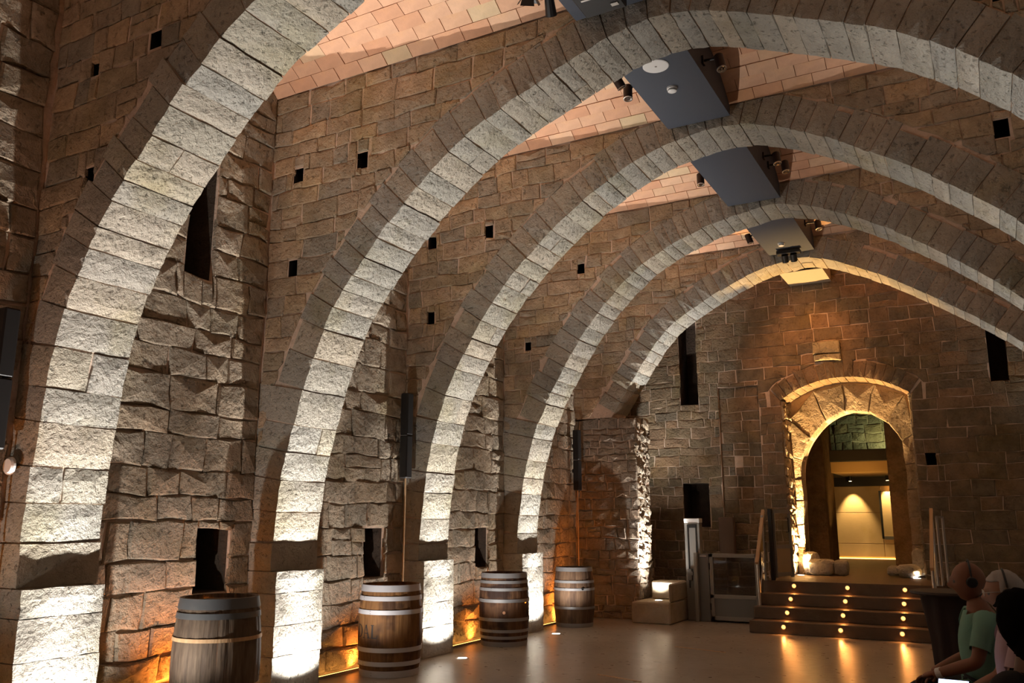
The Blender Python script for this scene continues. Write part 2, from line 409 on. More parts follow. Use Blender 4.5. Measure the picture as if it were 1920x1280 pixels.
def wedge(i0, i1, e0, e1, y0, y1, nu=3, nv=5, rg=.0045, proud=0.0, gap=.005):
    """one voussoir: i = intrados ends, e = extrados ends (Vector2)"""
    d = (i1 - i0).normalized() * gap
    i0, i1, e0, e1 = i0 + d, i1 - d, e0 + d, e1 - d
    up = ((e0 + e1) / 2 - (i0 + i1) / 2).normalized()
    i0 = i0 - up * proud; i1 = i1 - up * proud
    ya, yb = y0 + jit(.006), y1 + jit(.006)
    vs = []
    for a in range(nu + 1):
        for b in range(nv + 1):
            p = i0 + (i1 - i0) * a / nu
            edge = (a in (0, nu)) or (b in (0, nv))
            k = up * ((.010 if edge else 0) + jit(rg * (.5 if edge else 1)))
            p = p + k; y = ya + (yb - ya) * b / nv
            if a in (0, nu) and 0 < b < nv: p = p + (i1 - i0).normalized() * jit(.006)
            vs.append(Vector((p.x, y + (jit(.007) if b in (0, nv) else 0), p.y)))
    nb = nv + 1; g = len(vs); fs = []
    for a in range(nu):
        for b in range(nv): fs.append((a * nb + b, (a + 1) * nb + b, (a + 1) * nb + b + 1, a * nb + b + 1))
    clampz = lambda q: Vector((max(q.x, WL), min(q.y, ZS)))
    E0, E1 = clampz(e0), clampz(e1)
    for q in (E0, E1):
        for y in (ya, yb): vs.append(Vector((q.x, y, q.y)))
    # a mid ring on the two faces gives them a slight pillow
    F0 = [a * nb for a in range(nu + 1)]; F1 = [a * nb + nv for a in range(nu + 1)]
    fm = len(vs)
    mid = (Vector((i0.x, i0.y)) + i1 + E0 + E1) / 4
    vs.append(Vector((mid.x + jit(.02), ya - .012 + jit(.006), mid.y + jit(.02)))); vs.append(Vector((mid.x, yb + .012, mid.y)))
    ring0 = F0 + [g + 2, g]; ring1 = F1 + [g + 3, g + 1]
    for k in range(len(ring0)): fs.append((ring0[k], fm, ring0[(k + 1) % len(ring0)]))
    for k in range(len(ring1)): fs.append((ring1[(k + 1) % len(ring1)], fm + 1, ring1[k]))
    fs.append(tuple([b for b in range(nb)] + [g + 1, g])); fs.append(tuple([g + 2, g + 3] + [nu * nb + b for b in reversed(range(nb))]))
    fs.append((g, g + 1, g + 3, g + 2))
    return vs, fs

HOLES = [(-5.14, -5.01, 4.94, 5.11), (-5.97, -5.84, 4.94, 5.11), (-5.97, -5.85, 3.96, 4.13), (.34, .48, 5.02, 5.2)]
WHICH = {1: 'nearest stone diaphragm arch, crossing the upper left corner of the picture',
         2: 'second stone diaphragm arch, rising behind the stained wine barrel with the plain pale staves',
         3: 'third stone diaphragm arch, its foot standing between the lettered barrel and the many-hooped barrel',
         4: 'fourth stone diaphragm arch, its foot between the many-hooped barrel and the smallest barrel',
         5: 'farthest stone arch before the end wall, its left foot built into rubble infill'}
ARCH = {}
for k, (Y0, prof) in AP.items():
    Y1 = Y0 + TH
    cur = resample(prof)
    root = thing('diaphragm_arch', WHICH[k], 'arch', (-2.1, Y0 + TH / 2, 0), 'pointed stone arches spanning the hall')
    ARCH[k] = root
    zb_l = cur[0].y; zb_r = cur[-1].y
    # lower profile: vertical continuation to the floor
    low_l = [Vector((cur[0].x - .0, z)) for z in (0.0, .35, .7, zb_l - .02)] if k < 5 else []
    low_r = [Vector((cur[-1].x, z)) for z in (zb_r - .02, .7, .35, 0.0)]
    full = low_l + ([p for i, p in enumerate(cur) if p.y > 3.27 or i > len(cur) // 2] if k == 5 else cur) + low_r
    off = []
    for p in full: off.append(p)
    mid = offset(full, .024)
    # mortar core: closed solid with the opening
    inset = .014
    vs = []; fs = []
    pts = [Vector((p.x, max(p.y, 0))) for p in mid]
    n = len(pts)
    for p in pts:                                     # bottom curve and matching outer boundary
        pass
    topz = lambda x: 6.32
    xs = [min(max(p.x, WL + .001), WR - .001) for p in pts]
    outer = []
    for i, p in enumerate(pts):
        t = i / (n - 1)
        outer.append(None)
    # outer boundary: up the left side, along the top, down the right side
    il = max(i for i in range(n) if pts[i].x < -4.2 and i < n // 2); ir = min(i for i in range(n) if pts[i].x > .4 and i > n // 2)
    for i in range(n):
        if i <= il: outer[i] = Vector((WL - .05, pts[i].y + (6.32 - pts[i].y) * (i / il) ** 3))
        elif i >= ir: t = (n - 1 - i) / (n - 1 - ir); outer[i] = Vector((WR + .05, pts[i].y + (6.32 - pts[i].y) * t ** 3))
        else: t = (i - il) / (ir - il); outer[i] = Vector((WL - .05 + (WR - WL + .1) * t, 6.32))
    for y in (Y0 + inset, Y1 - inset):
        for p in pts: vs.append((p.x, y, p.y))
        for p in outer: vs.append((p.x, y, p.y))
    A, B, Cc, D = 0, n, 2 * n, 3 * n
    for i in range(n - 1):
        fs.append((A + i, B + i, B + i + 1, A + i + 1)); fs.append((Cc + i, Cc + i + 1, D + i + 1, D + i))
        fs.append((A + i, A + i + 1, Cc + i + 1, Cc + i)); fs.append((B + i, D + i, D + i + 1, B + i + 1))
    fs.append((A, Cc, D, B)); fs.append((A + n - 1, B + n - 1, D + n - 1, Cc + n - 1))
    core = meshobj('mortar_core', vs, fs, M_mortar, root)
    holes = [h for h in HOLES if not (k == 5)]
    if k == 1: holes = [(-5.14, -5.01, 4.98, 5.12), (-5.83, -5.72, 4.94, 5.07), (-5.75, -5.64, 4.03, 4.17)]
    if k == 4: holes = [(-5.02, -4.9, 5.12, 5.27), (-5.89, -5.79, 4.05, 4.18)]
    boolean(core, [((a, Y0 - .1, c), (b, Y0 + .3, d)) for a, b, c, d in holes] or [((9, 9, 9), (9.1, 9.1, 9.1))])
    for a, b, c, d in holes:      # putlog holes are deep pockets, their shade put into a near-black lining
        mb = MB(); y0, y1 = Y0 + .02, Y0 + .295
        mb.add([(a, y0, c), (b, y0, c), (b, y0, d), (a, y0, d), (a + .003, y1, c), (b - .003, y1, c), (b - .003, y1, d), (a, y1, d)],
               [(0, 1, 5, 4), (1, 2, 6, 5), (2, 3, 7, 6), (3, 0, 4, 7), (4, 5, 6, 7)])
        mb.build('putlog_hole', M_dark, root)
    # voussoirs
    L_ = [0]
    for i in range(1, len(cur)): L_.append(L_[-1] + (cur[i] - cur[i - 1]).length)
    tot = L_[-1]
    def at(s):
        s = min(max(s, 0), tot)
        lo, hi = 0, len(L_) - 1
        while hi - lo > 1:
            mdd = (lo + hi) // 2
            if L_[mdd] <= s: lo = mdd
            else: hi = mdd
        t = (s - L_[lo]) / max(1e-9, L_[hi] - L_[lo]); p = cur[lo].lerp(cur[hi], t)
        tg = (cur[min(hi + 4, len(cur) - 1)] - cur[max(lo - 4, 0)]).normalized()
        return p, Vector((-tg.y, tg.x))
    s = 0.0; dep_prev = None
    if k == 5:                         # the left foot of the farthest arch disappears into the infill
        while at(s)[0].y < 3.36: s += .01
    cuts = [s]
    while s < tot - .01:
        z = at(s)[0].y
        l = random.uniform(.24, .36) if z < 3.2 else random.uniform(.17, .27)
        if z > 5.1: l = random.uniform(.15, .21)
        if k in (4, 5): l *= .92
        s = s + l
        if s > tot - .12: s = tot
        cuts.append(s)
    dmax = .40
    for j in range(len(cuts) - 1):
        p0, n0 = at(cuts[j]); p1, n1 = at(cuts[j + 1])
        dep = random.uniform(.30, .39)
        e0, e1 = p0 + n0 * dep, p1 + n1 * dep
        if p0.x < -3 and max(p0.y, p1.y) < 3.0 and p0.x - .3 < -6.0: e0 = Vector((WL, e0.y)); e1 = Vector((WL, e1.y))
        parts = [(Y0, Y1)]
        if random.random() < .14: ysp = Y0 + TH * random.uniform(.35, .7); parts = [(Y0, ysp - .004), (ysp + .004, Y1)]
        for (ya, yb) in parts:
            vs, fs = wedge(p0, p1, e0, e1, ya, yb, proud=jit(.007), nv=5 if len(parts) == 1 else 3)
            meshobj('voussoir', vs, fs, M_vous, root)
    # foot pillars, standing a little proud of the arch above
    for side in ((-1, 1) if k < 5 else (1,)):
        xw = WL if side < 0 else WR; xf = cur[0].x + .082 if side < 0 else cur[-1].x - .082
        z = 0.0
        ztop = 1.1
        hs = [.34, .27, .29, .2]
        for hh in hs:
            z1 = z + hh
            if side < 0: i0_, i1_, e0_, e1_ = Vector((xf, z)), Vector((xf, z1)), Vector((xw, z)), Vector((xw, z1))
            else: i0_, i1_, e0_, e1_ = Vector((xf, z1)), Vector((xf, z)), Vector((xw, z1)), Vector((xw, z))
            vs, fs = wedge(i0_, i1_, e0_, e1_, Y0 - .005, Y1 + .02, rg=.006, gap=.003, nv=6)
            meshobj('pillar_block', vs, fs, M_pill, root)
            z = z1
        # blocks between pillar top and the first voussoir
        zb = zb_l if side < 0 else zb_r; xx = cur[0].x if side < 0 else cur[-1].x
        if zb - z > .05:
            if side < 0: q = (Vector((xx, z)), Vector((xx, zb)), Vector((xw, z)), Vector((xw, zb)))
            else: q = (Vector((xx, zb)), Vector((xx, z)), Vector((xw, zb)), Vector((xw, z)))
            vs, fs = wedge(*q, Y0, Y1); meshobj('pillar_block', vs, fs, M_vous, root)
    # spandrel stones on the face towards the camera
    ext = offset(cur, .365)
    zf = funof(ext)
    first_x = min(p.x for p in ext)
    frame = (Vector((0, Y0 + inset, 0)), Vector((1, 0, 0)), Vector((0, 0, 1)), Vector((0, -1, 0)))
    lim = WL + .004
    zf2 = lambda x, zf=zf: max(zf(x), 2.2 if k < 5 else 3.3)
    polys = courses(lim, -2.3, 2.1, ZS, (.15, .23), (.24, .5), holes, zf2)
    polys += courses(-1.9, WR - .004, 3.2, ZS, (.15, .23), (.24, .5), holes, lambda x, zf=zf: max(zf(x), 3.2))
    if k == 5: polys = [p for p in polys]
    lay(root, polys, frame, M_face, 'spandrel_stone', key=lambda p: p[0][0] + 0 * p[0][1], proud=.014, rgh=.006, gap=.006, bev=.009, jt=.009, limit=300)

# infill under the left foot of the farthest arch
Y5 = AP[5][0]
inf = MB().box((WL, Y5 + .03, 0), (-5.135, Y5 + TH - .01, 3.26)).build('wall_infill', M_mortar)
setting(inf, 'rubble infill wall closing the left foot of the farthest arch, its right edge brightly lit', 'wall')
fr = (Vector((0, Y5 + .03, 0)), Vector((1, 0, 0)), Vector((0, 0, 1)), Vector((0, -1, 0)))
lay(inf, courses(WL + .01, -5.13, 0, 3.28, (.09, .2), (.12, .42)), fr, M_small, 'stone', limit=220, proud=.02, rgh=.008, jt=.012, step=.1)
fr = (Vector((-5.135, 0, 0)), Vector((0, 1, 0)), Vector((0, 0, 1)), Vector((1, 0, 0)))
lay(inf, courses(Y5 + .02, Y5 + TH, .3, 3.28, (.08, .17), (.13, .4)), fr, M_rough, 'stone', limit=75, proud=.018, rgh=.016, jt=.016, step=.07)

# ------------------------------------------------------------------ floor
fl = MB().box((WL - .6, -3.2, -.2), (WR + .6, 18.0, 0)).build('floor', M_floor)
setting(fl, 'polished brown concrete floor of the hall, shining with lamp reflections', 'floor')

# ------------------------------------------------------------------ left wall
YE = 15.1
WALLTOP = 6.6
lw = MB().box((WL - .5, -3.0, 0), (WL, YE + .3, WALLTOP)).build('wall_left', M_mortar)
setting(lw, 'rough stone left wall behind the barrels, seen between the arches', 'wall')
LH = [(5.12, 5.44, 3.78, 4.95), (5.47, 5.88, .93, 1.5), (7.85, 8.22, .93, 1.48), (10.24, 10.62, .93, 1.47), (7.62, 7.84, 3.78, 4.95), (10.06, 10.3, 3.78, 4.95)]
boolean(lw, [((WL - .42, a, c), (WL + .1, b, d)) for a, b, c, d in LH])
mb = MB()
for a, b, c, d in LH:
    x0, x1 = WL - .415, WL - .06
    e_ = .004; x1 = WL - .03
    mb.add([(x0, a + e_, c + e_), (x0, b - e_, c + e_), (x0, b - e_, d - e_), (x0, a + e_, d - e_), (x1, a + e_, c + e_), (x1, b - e_, c + e_), (x1, b - e_, d - e_), (x1, a + e_, d - e_)],
           [(0, 3, 2, 1), (0, 1, 5, 4), (1, 2, 6, 5), (2, 3, 7, 6), (3, 0, 4, 7)])
M_cav = stone_mat('recess_shade_stone', [(.085, .055, .04), (.07, .05, .035)], bump=.02, mott=.5)  # dark lining colour stands in for the shade inside the recesses
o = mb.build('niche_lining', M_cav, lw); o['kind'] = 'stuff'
frame = (Vector((WL, 0, 0)), Vector((0, 1, 0)), Vector((0, 0, 1)), Vector((1, 0, 0)))
polys = []
bays = [(1.3, 3.70), (AP[1][0] + TH, AP[2][0]), (AP[2][0] + TH, AP[3][0]), (AP[3][0] + TH, AP[4][0]), (AP[4][0] + TH, AP[5][0])]
for (a, b) in bays:
    polys += courses(a + .01, b - .01, .46, 6.0, (.2, .33), (.26, .62), LH)
vis = lambda p: abs(sum(q[0] for q in p) / len(p) - 5.2) + .35 * sum(q[1] for q in p) / len(p)
lay(lw, polys, frame, M_rough, 'stone', key=vis, limit=300, proud=.026, rgh=.010, jt=.014, step=.13, bev=.014, gap=.006)
# footing of larger uneven stones just above the floor
for (a, b) in bays:
    for pl in courses(a + .01, b - .01, .02, .46, (.2, .26), (.35, .75)):
        vs, fs = stone_geo(pl, frame, proud=.045, rgh=.018, jt=.02, bev=.022); 
        o = meshobj('footing_stone', vs, fs, M_rough, lw)

# ------------------------------------------------------------------ end wall with the doorway
zt = lambda x: 3.59 + .33 * max(0, 1 - ((x + 2.0) / 1.03) ** 2) ** .5 if abs(x + 2.0) < 1.03 else -9
DX0, DX1, PZ = -3.03, -1.0, .666
pts = [(WL - .3, 0), (DX0, 0), (DX0, 3.59)]
def door_curve(x0, x1, zs, zc, n=16):
    c = (x0 + x1) / 2; hw = (x1 - x0) / 2; rise = zc - zs
    R_ = (hw * hw + rise * rise) / (2 * rise); a = math.asin(hw / R_)
    return [Vector((c + R_ * math.sin(-a + 2 * a * i / n), zc - R_ + R_ * math.cos(-a + 2 * a * i / n))) for i in range(n + 1)]
dc = door_curve(DX0, DX1, 3.59, 3.92)
def pierced(name, xl, xr, top, curve, y0, y1, m, parent=None, bottom=0.0):
    """wall slab with an arched opening; curve runs left spring to right spring"""
    n = len(curve); vs = []; fs = []
    ring = [Vector((curve[0].x, bottom))] + list(curve) + [Vector((curve[-1].x, bottom))]
    outer = [Vector((xl, bottom))]
    for i in range(n): outer.append(Vector((xl + (xr - xl) * i / (n - 1), top)))
    outer.append(Vector((xr, bottom))); q = len(ring)
    for y in (y0, y1):
        for p in ring: vs.append((p.x, y, p.y))
        for p in outer: vs.append((p.x, y, p.y))
    for i in range(q - 1):
        fs += [(i, q + i, q + i + 1, i + 1), (2 * q + i, 2 * q + i + 1, 3 * q + i + 1, 3 * q + i), (i, i + 1, 2 * q + i + 1, 2 * q + i), (q + i, 3 * q + i, 3 * q + i + 1, q + i + 1)]
    fs += [(0, 2 * q, 3 * q, q), (q - 1, 2 * q - 1, 4 * q - 1, 3 * q - 1)]
    return meshobj(name, vs, fs, m, parent)
ew = pierced('wall_back', WL - .3, WR + .3, WALLTOP, offset(dc, .03), YE, YE + .6, M_mortar)
setting(ew, 'brown stone end wall with the arched doorway at the head of the steps', 'wall')
EH = [(-4.82, -4.48, 3.62, 5.2), (.17, .43, 3.68, 4.75), (-4.84, -4.36, 1.45, 2.22), (-3.89, -3.75, 2.48, 2.65), (-.86, -.70, 2.42, 2.62)]
REC = (-4.12, -3.41, .0, 3.9)
boolean(ew, [((a, YE - .1, c), (b, YE + .5, d)) for a, b, c, d in EH] + [((REC[0], YE - .1, -.1), (REC[1], YE + .06, REC[3]))])
mb = MB()
for a, b, c, d in EH:
    y = YE + .49
    e_ = .004; y1 = YE + .02 + (.06 if REC[0] < a < REC[1] else 0)
    mb.add([(a + e_, y, c + e_), (b - e_, y, c + e_), (b - e_, y, d - e_), (a + e_, y, d - e_), (a + e_, y1, c + e_), (b - e_, y1, c + e_), (b - e_, y1, d - e_), (a + e_, y1, d - e_)],
           [(0, 1, 2, 3), (0, 4, 5, 1), (1, 5, 6, 2), (2, 6, 7, 3), (3, 7, 4, 0)])
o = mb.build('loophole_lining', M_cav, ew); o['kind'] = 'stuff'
frame = (Vector((0, YE, 0)), Vector((1, 0, 0)), Vector((0, 0, 1)), Vector((0, -1, 0)))
dext = door_curve(-3.225, -.805, 3.80, 4.22)
dfun = funof(dext)
def endz(x):
    return dfun(x)
polys = []
ph = EH + [REC]
# plain areas left, right, above
def col(x0, x1, z0, z1): return courses(x0, x1, z0, z1, (.16, .26), (.24, .55), ph, None)
polys += courses(WL, DX0 - .0, .0, 3.5, (.14, .24), (.2, .5), ph)
polys += courses(DX1 + .0, WR, .0, 3.5, (.18, .3), (.28, .6), ph)
polys += courses(WL, WR, 3.5, 6.0, (.17, .25), (.26, .55), ph, lambda x: max(endz(x), 3.5))
polys += [[(-3.225, 3.5), (-3.035, 3.5), (-3.035, 3.59), (-3.215, 3.78)], [(-.995, 3.5), (-.805, 3.5), (-.815, 3.78), (-.995, 3.59)]]
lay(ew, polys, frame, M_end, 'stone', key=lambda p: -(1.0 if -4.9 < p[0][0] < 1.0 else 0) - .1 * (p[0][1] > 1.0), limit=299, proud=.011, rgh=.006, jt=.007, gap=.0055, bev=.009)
lay(ew, courses(REC[0], REC[1], .0, REC[3], (.16, .26), (.24, .5), [EH[3]]), (Vector((0, YE + .06, 0)), Vector((1, 0, 0)), Vector((0, 0, 1)), Vector((0, -1, 0))), M_end, 'blocking_stone', limit=60, proud=.014, rgh=.005)
# voussoirs of the outer door arch
dcr = resample([tuple(p) for p in dc], 60)
nv_ = 15
for j in range(nv_):
    a = dcr[int(j * (len(dcr) - 1) / nv_)]; b = dcr[int((j + 1) * (len(dcr) - 1) / nv_)]
    c0 = Vector((-2.015, 2.2))
    e0 = a + (a - c0).normalized() * random.uniform(.26, .31); e1 = b + (b - c0).normalized() * random.uniform(.26, .31)
    vs, fs = wedge(a, b, e0, e1, YE - .02, YE + .6, nv=5, rg=.006)
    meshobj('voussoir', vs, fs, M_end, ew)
# rough reveal stones of the doorway, left and right
lay(ew, courses(YE, YE + .6, PZ, 3.6, (.1, .22), (.2, .5)), (Vector((DX0, 0, 0)), Vector((0, 1, 0)), Vector((0, 0, 1)), Vector((1, 0, 0))), M_rough, 'reveal_stone', limit=60, proud=.02, rgh=.02, jt=.014, step=.08)
lay(ew, courses(-(YE + .6), -YE, PZ, 3.6, (.2, .3), (.4, .6)), (Vector((DX1, 0, 0)), Vector((0, -1, 0)), Vector((0, 0, 1)), Vector((-1, 0, 0))), M_rough, 'reveal_stone', limit=60, proud=.02, rgh=.01)
# carved plaque stones above the door
for (a, b, c, d) in ((-2.44, -1.99, 4.34, 4.55), (-2.42, -1.98, 4.22, 4.33)):
    vs, fs = stone_geo([(a, c), (b, c), (b, d), (a, d)], frame, proud=.07, rgh=.012, back=0.0)
    o = meshobj('projecting_stone', vs, fs, stone_mat('pale_block', [(.5, .42, .26), (.5, .42, .26)], bump=.05) if a < -2.43 else bpy.data.materials['pale_block'], ew); o['label'] = 'pale block standing proud above the door'

# inner door arch: a ring of big rough voussoirs
YI = 15.7
ip = [(-2.89, PZ), (-2.88, 1.6), (-2.87, 2.35), (-2.82, 2.65), (-2.71, 2.9), (-2.48, 3.18), (-2.22, 3.35), (-1.93, 3.42), (-1.65, 3.36), (-1.40, 3.19), (-1.24, 2.95), (-1.20, 2.6), (-1.20, 2.2), (-1.22, 1.5), (-1.23, PZ)]
icur = resample(ip, 120)
il_ = [Vector((p.x, p.y)) for p in icur]
ia = pierced('wall_inner_door', -3.3, -.7, 4.2, offset(il_, .02), YI + .01, YI + .45, M_mortar, bottom=PZ)
setting(ia, 'inner stone door arch with a rough lit front', 'wall')
c0 = Vector((-2.03, 2.35))
def hitbox(p, d):
    """ray from p along d to the outer doorway outline"""
    t = 0
    while t < 2:
        q = p + d * t
        if q.x < DX0 + .02 or q.x > DX1 - .02: break
        if q.y > 3.57 + .33 * max(0, 1 - ((q.x + 2.015) / 1.03) ** 2): break
        t += .01
    return p + d * t
Ls = [0]
for i in range(1, len(il_)): Ls.append(Ls[-1] + (il_[i] - il_[i - 1]).length)
npz = [0, .45, .85, 1.25, 1.62, 1.95, 2.35, 2.75, 3.1, 3.45, 3.8, 4.2, 4.6, 5.0, 5.45, 5.9, 6.35]
npz = [x for x in npz if x < Ls[-1] - .2] + [Ls[-1]]
def ati(s):
    for i in range(1, len(Ls)):
        if Ls[i] >= s: return il_[i - 1].lerp(il_[i], (s - Ls[i - 1]) / max(1e-6, Ls[i] - Ls[i - 1]))
    return il_[-1]
for j in range(len(npz) - 1):
    a, b = ati(npz[j]), ati(npz[j + 1])
    da = (a - c0).normalized() if a.y > 2.35 else Vector((-1 if a.x < -2 else 1, 0)); db = (b - c0).normalized() if b.y > 2.35 else Vector((-1 if b.x < -2 else 1, 0))
    e0, e1 = hitbox(a, da), hitbox(b, db)
    fr2 = (Vector((0, YI + .01, 0)), Vector((1, 0, 0)), Vector((0, 0, 1)), Vector((0, -1, 0)))
    pl = [tuple(a), tuple(b), tuple(e1), tuple(e0)]
    ar = sum(pl[i - 1][0] * pl[i][1] - pl[i][0] * pl[i - 1][1] for i in range(4))
    if ar < 0: pl = pl[::-1]
    vs, fs = stone_geo(pl, fr2, proud=.05, rgh=.011, back=-.3, step=.1, gap=.005, jt=.004)
    meshobj('voussoir', vs, fs, M_rough, ia)

# platform and steps (four risers)
stp = MB()
for i in range(4):
    y = 12.85 + .3 * i
    MBs = None
P_st = thing('entrance_steps', 'four broad dark stone steps climbing to the doorway, set with small amber lights', 'steps', (-1.98, 12.85, 0))
M_step = stone_mat('dark_step_stone', [(.13, .085, .055), (.15, .10, .065)], bump=.006, rough=.45, spec=.4, mott=.3)
for i in range(3):
    y = 12.85 + .3 * i
    o = MB().box((-3.22, y, .1665 * i + .002), (-.72, y + (.3 if i < 3 else 0) + .3, .1665 * (i + 1)), .006).build('step', M_step, P_st)
pf = MB().box((-3.22, 13.75, 0), (-.72, 16.2, PZ)).build('floor_platform', M_step)
setting(pf, 'raised dark stone landing in front of the doorway', 'floor')
# amber step lights, each one its own fitting
proto = None
for r in range(4):
    for x in (-2.74, -1.98, -1.21):
        y = 12.85 + .3 * r - (.0 if r < 3 else .0); z = .1665 * r + .10
        w_ = ['lowest', 'second', 'third', 'top'][r]; c_ = {-2.74: 'left', -1.98: 'middle', -1.21: 'right'}[x]
        t = thing('step_light', f'small round amber light in the {w_} riser, {c_} column of the steps', 'light', (x, y - .002, z), 'amber riser lights')
        MB().lathe([(.0, 0), (.038, 0), (.038, .006), (.028, .008), (.028, .003)], n=16, cap=False).xform(Matrix.Translation((x, y, z)) @ Matrix.Rotation(PI / 2, 4, 'X')).build('bezel', M_steel, t)
        MB().lathe([(.0, .012), (.018, .010), (.027, .006)], n=14, cap=False).xform(Matrix.Translation((x, y, z)) @ Matrix.Rotation(PI / 2, 4, 'X')).build('lens', M_step_lens, t)
        spot('step_lamp', (x, y - .03, z), (x, y - .3, z - .25), 2.2, 150, .6, AMBER, .02, t)

# ------------------------------------------------------------------ room beyond the door
M_rm = stone_mat('cream_plaster_panel', [(.66, .45, .23), (.64, .43, .22)], bump=.002, rough=.7, mott=.08, pit=0)
M_lintel = mat('dark_timber_beam', (.035, .028, .022), .7)
M_och = mat('ochre_soffit', (.62, .40, .16), .6)
fb = MB().box((-4.6, 16.2, .46), (-.2, 22.9, PZ)).build('floor_room', M_step); setting(fb, 'dark floor of the room seen through the doorway', 'floor')
bk = MB().box((-4.6, 22.62, PZ), (-.2, 22.8, 2.8)).build('wall_room_back', M_rm); setting(bk, 'cream lit wall at the back of the room beyond the door', 'wall')
for a, b in ((.70, 1.02), (1.02, 1.75), (1.75, 2.45)):
    for x0, x1 in ((-3.6, -2.35), (-2.35, -1.2)):
        MB().box((x0 + .006, 22.595, a + .006), (x1 - .006, 22.625, b - .006), .004).build('panel', M_rm, bk)
sw = MB().box((-4.7, 16.15, PZ), (-4.5, 22.8, 5.0)).box((-.3, 16.15, PZ), (-.1, 22.8, 5.0)).build('wall_room_side', M_rm); setting(sw, 'side walls of the room beyond the door', 'wall')
cl = MB().box((-4.6, 18.4, 2.62), (-.2, 22.8, 2.8)).build('ceiling_room', M_lintel); setting(cl, 'dark ceiling of the room beyond the door', 'ceiling')
so = MB().box((-2.73, 17.99, 2.49), (-1.63, 19.6, 2.60)).box((-2.73, 17.99, 2.60), (-1.63, 18.1, 2.695)).build('soffit', M_och); tag(so, 'ochre painted soffit hanging below the dark beam inside the doorway', 'soffit')
bmm = MB().box((-3.4, 17.98, 2.70), (-.9, 18.2, 2.93), .01).build('lintel_beam', M_lintel); tag(bmm, 'dark horizontal beam crossing the opening behind the doorway', 'beam')
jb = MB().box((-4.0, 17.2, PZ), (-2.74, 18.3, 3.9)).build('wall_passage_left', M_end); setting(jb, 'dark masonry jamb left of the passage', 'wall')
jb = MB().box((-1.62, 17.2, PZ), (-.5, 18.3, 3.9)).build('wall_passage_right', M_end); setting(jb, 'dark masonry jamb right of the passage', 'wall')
vb = MB().box((-4.5, 20.1, 2.8), (-.3, 20.3, 5.2)).build('wall_upper_room', M_mortar); setting(vb, 'greenish lit stone wall high above the beam beyond the door', 'wall')
lay(vb, courses(-3.9, -1.2, 2.9, 4.4, (.13, .2), (.2, .45)), (Vector((0, 20.1, 0)), Vector((1, 0, 0)), Vector((0, 0, 1)), Vector((0, -1, 0))), M_small, 'stone', limit=120, proud=.03, rgh=.014)
MB().box((-4.7, 16.15, 5.0), (-.1, 20.3, 5.2)).build('ceiling_passage', M_end)['kind'] = 'structure'
spot('unseen_upper_lamp', (-1.7, 19.5, 3.0), (-2.1, 20.1, 3.9), 30, 130, .8, (.85, 1.0, .45), .05)  # unseen lamp giving the upper wall its greenish light
cb = thing('wall_cabinet', 'pale upright cabinet on the cream wall beyond the doorway', 'cabinet', (-2.17, 22.4, 1.14))
MB().box((-2.32, 22.45, 1.16), (-1.95, 22.6, 2.24), .008).build('casing', M_rm, cb)
MB().box((-2.36, 22.42, 1.14), (-2.315, 22.6, 2.26)).build('dark_edge', M_black, cb)
MB().box((-2.31, 22.44, 1.12), (-1.95, 22.455, 1.2)).build('lock_rail', M_steel, cb)
for x in (-2.96, -2.13):
    t = thing('ceiling_downlight', 'small warm downlight washing the cream wall, ' + ('left' if x < -2.5 else 'right above the cabinet'), 'light', (x, 22.3, 2.5), 'downlights in the far room')
    MB().tube([(x, 22.3, 2.62), (x, 22.3, 2.50)], .04, 12).build('housing', M_black, t)
    MB().lathe([(0, 0), (.03, 0), (.03, .004)], (x, 22.3, 2.494), 12, False).build('lens', M_warmlens, t)
    spot('downlight_lamp', (x, 22.3, 2.47), (x, 22.6, 1.5), 110, 62, .7, (1.0, .72, .32), .02, t)
area('far_room_cove', (-2.6, 22.4, .72), (-2.6, 22.6, 1.2), 1.2, 2.2, .03, (1.0, .7, .3))
spot('unseen_room_fill', (-2.3, 20.4, 2.45), (-2.3, 22.6, 1.3), 22, 150, 1, (1.0, .62, .22), .1)  # unseen lamp that fills the far room
area('added_soffit_fill', (-2.2, 17.4, 1.2), (-2.2, 18.0, 2.6), 3.5, .8, .05, (1.0, .55, .15), spread=70)  # unseen lamp added to brighten the soffit
MB().box((-3.6, 22.56, 2.38), (-1.2, 22.6, 2.61)).build('dark_wall_band', M_lintel, bk)  # dark strip painted across the top of the back wall
st_ = MB().box((-3.4, 22.58, .668), (-1.9, 22.6, .68)).build('led_strip', M_led); tag(st_, 'thin glowing strip along the foot of the far cream wall', 'light strip')

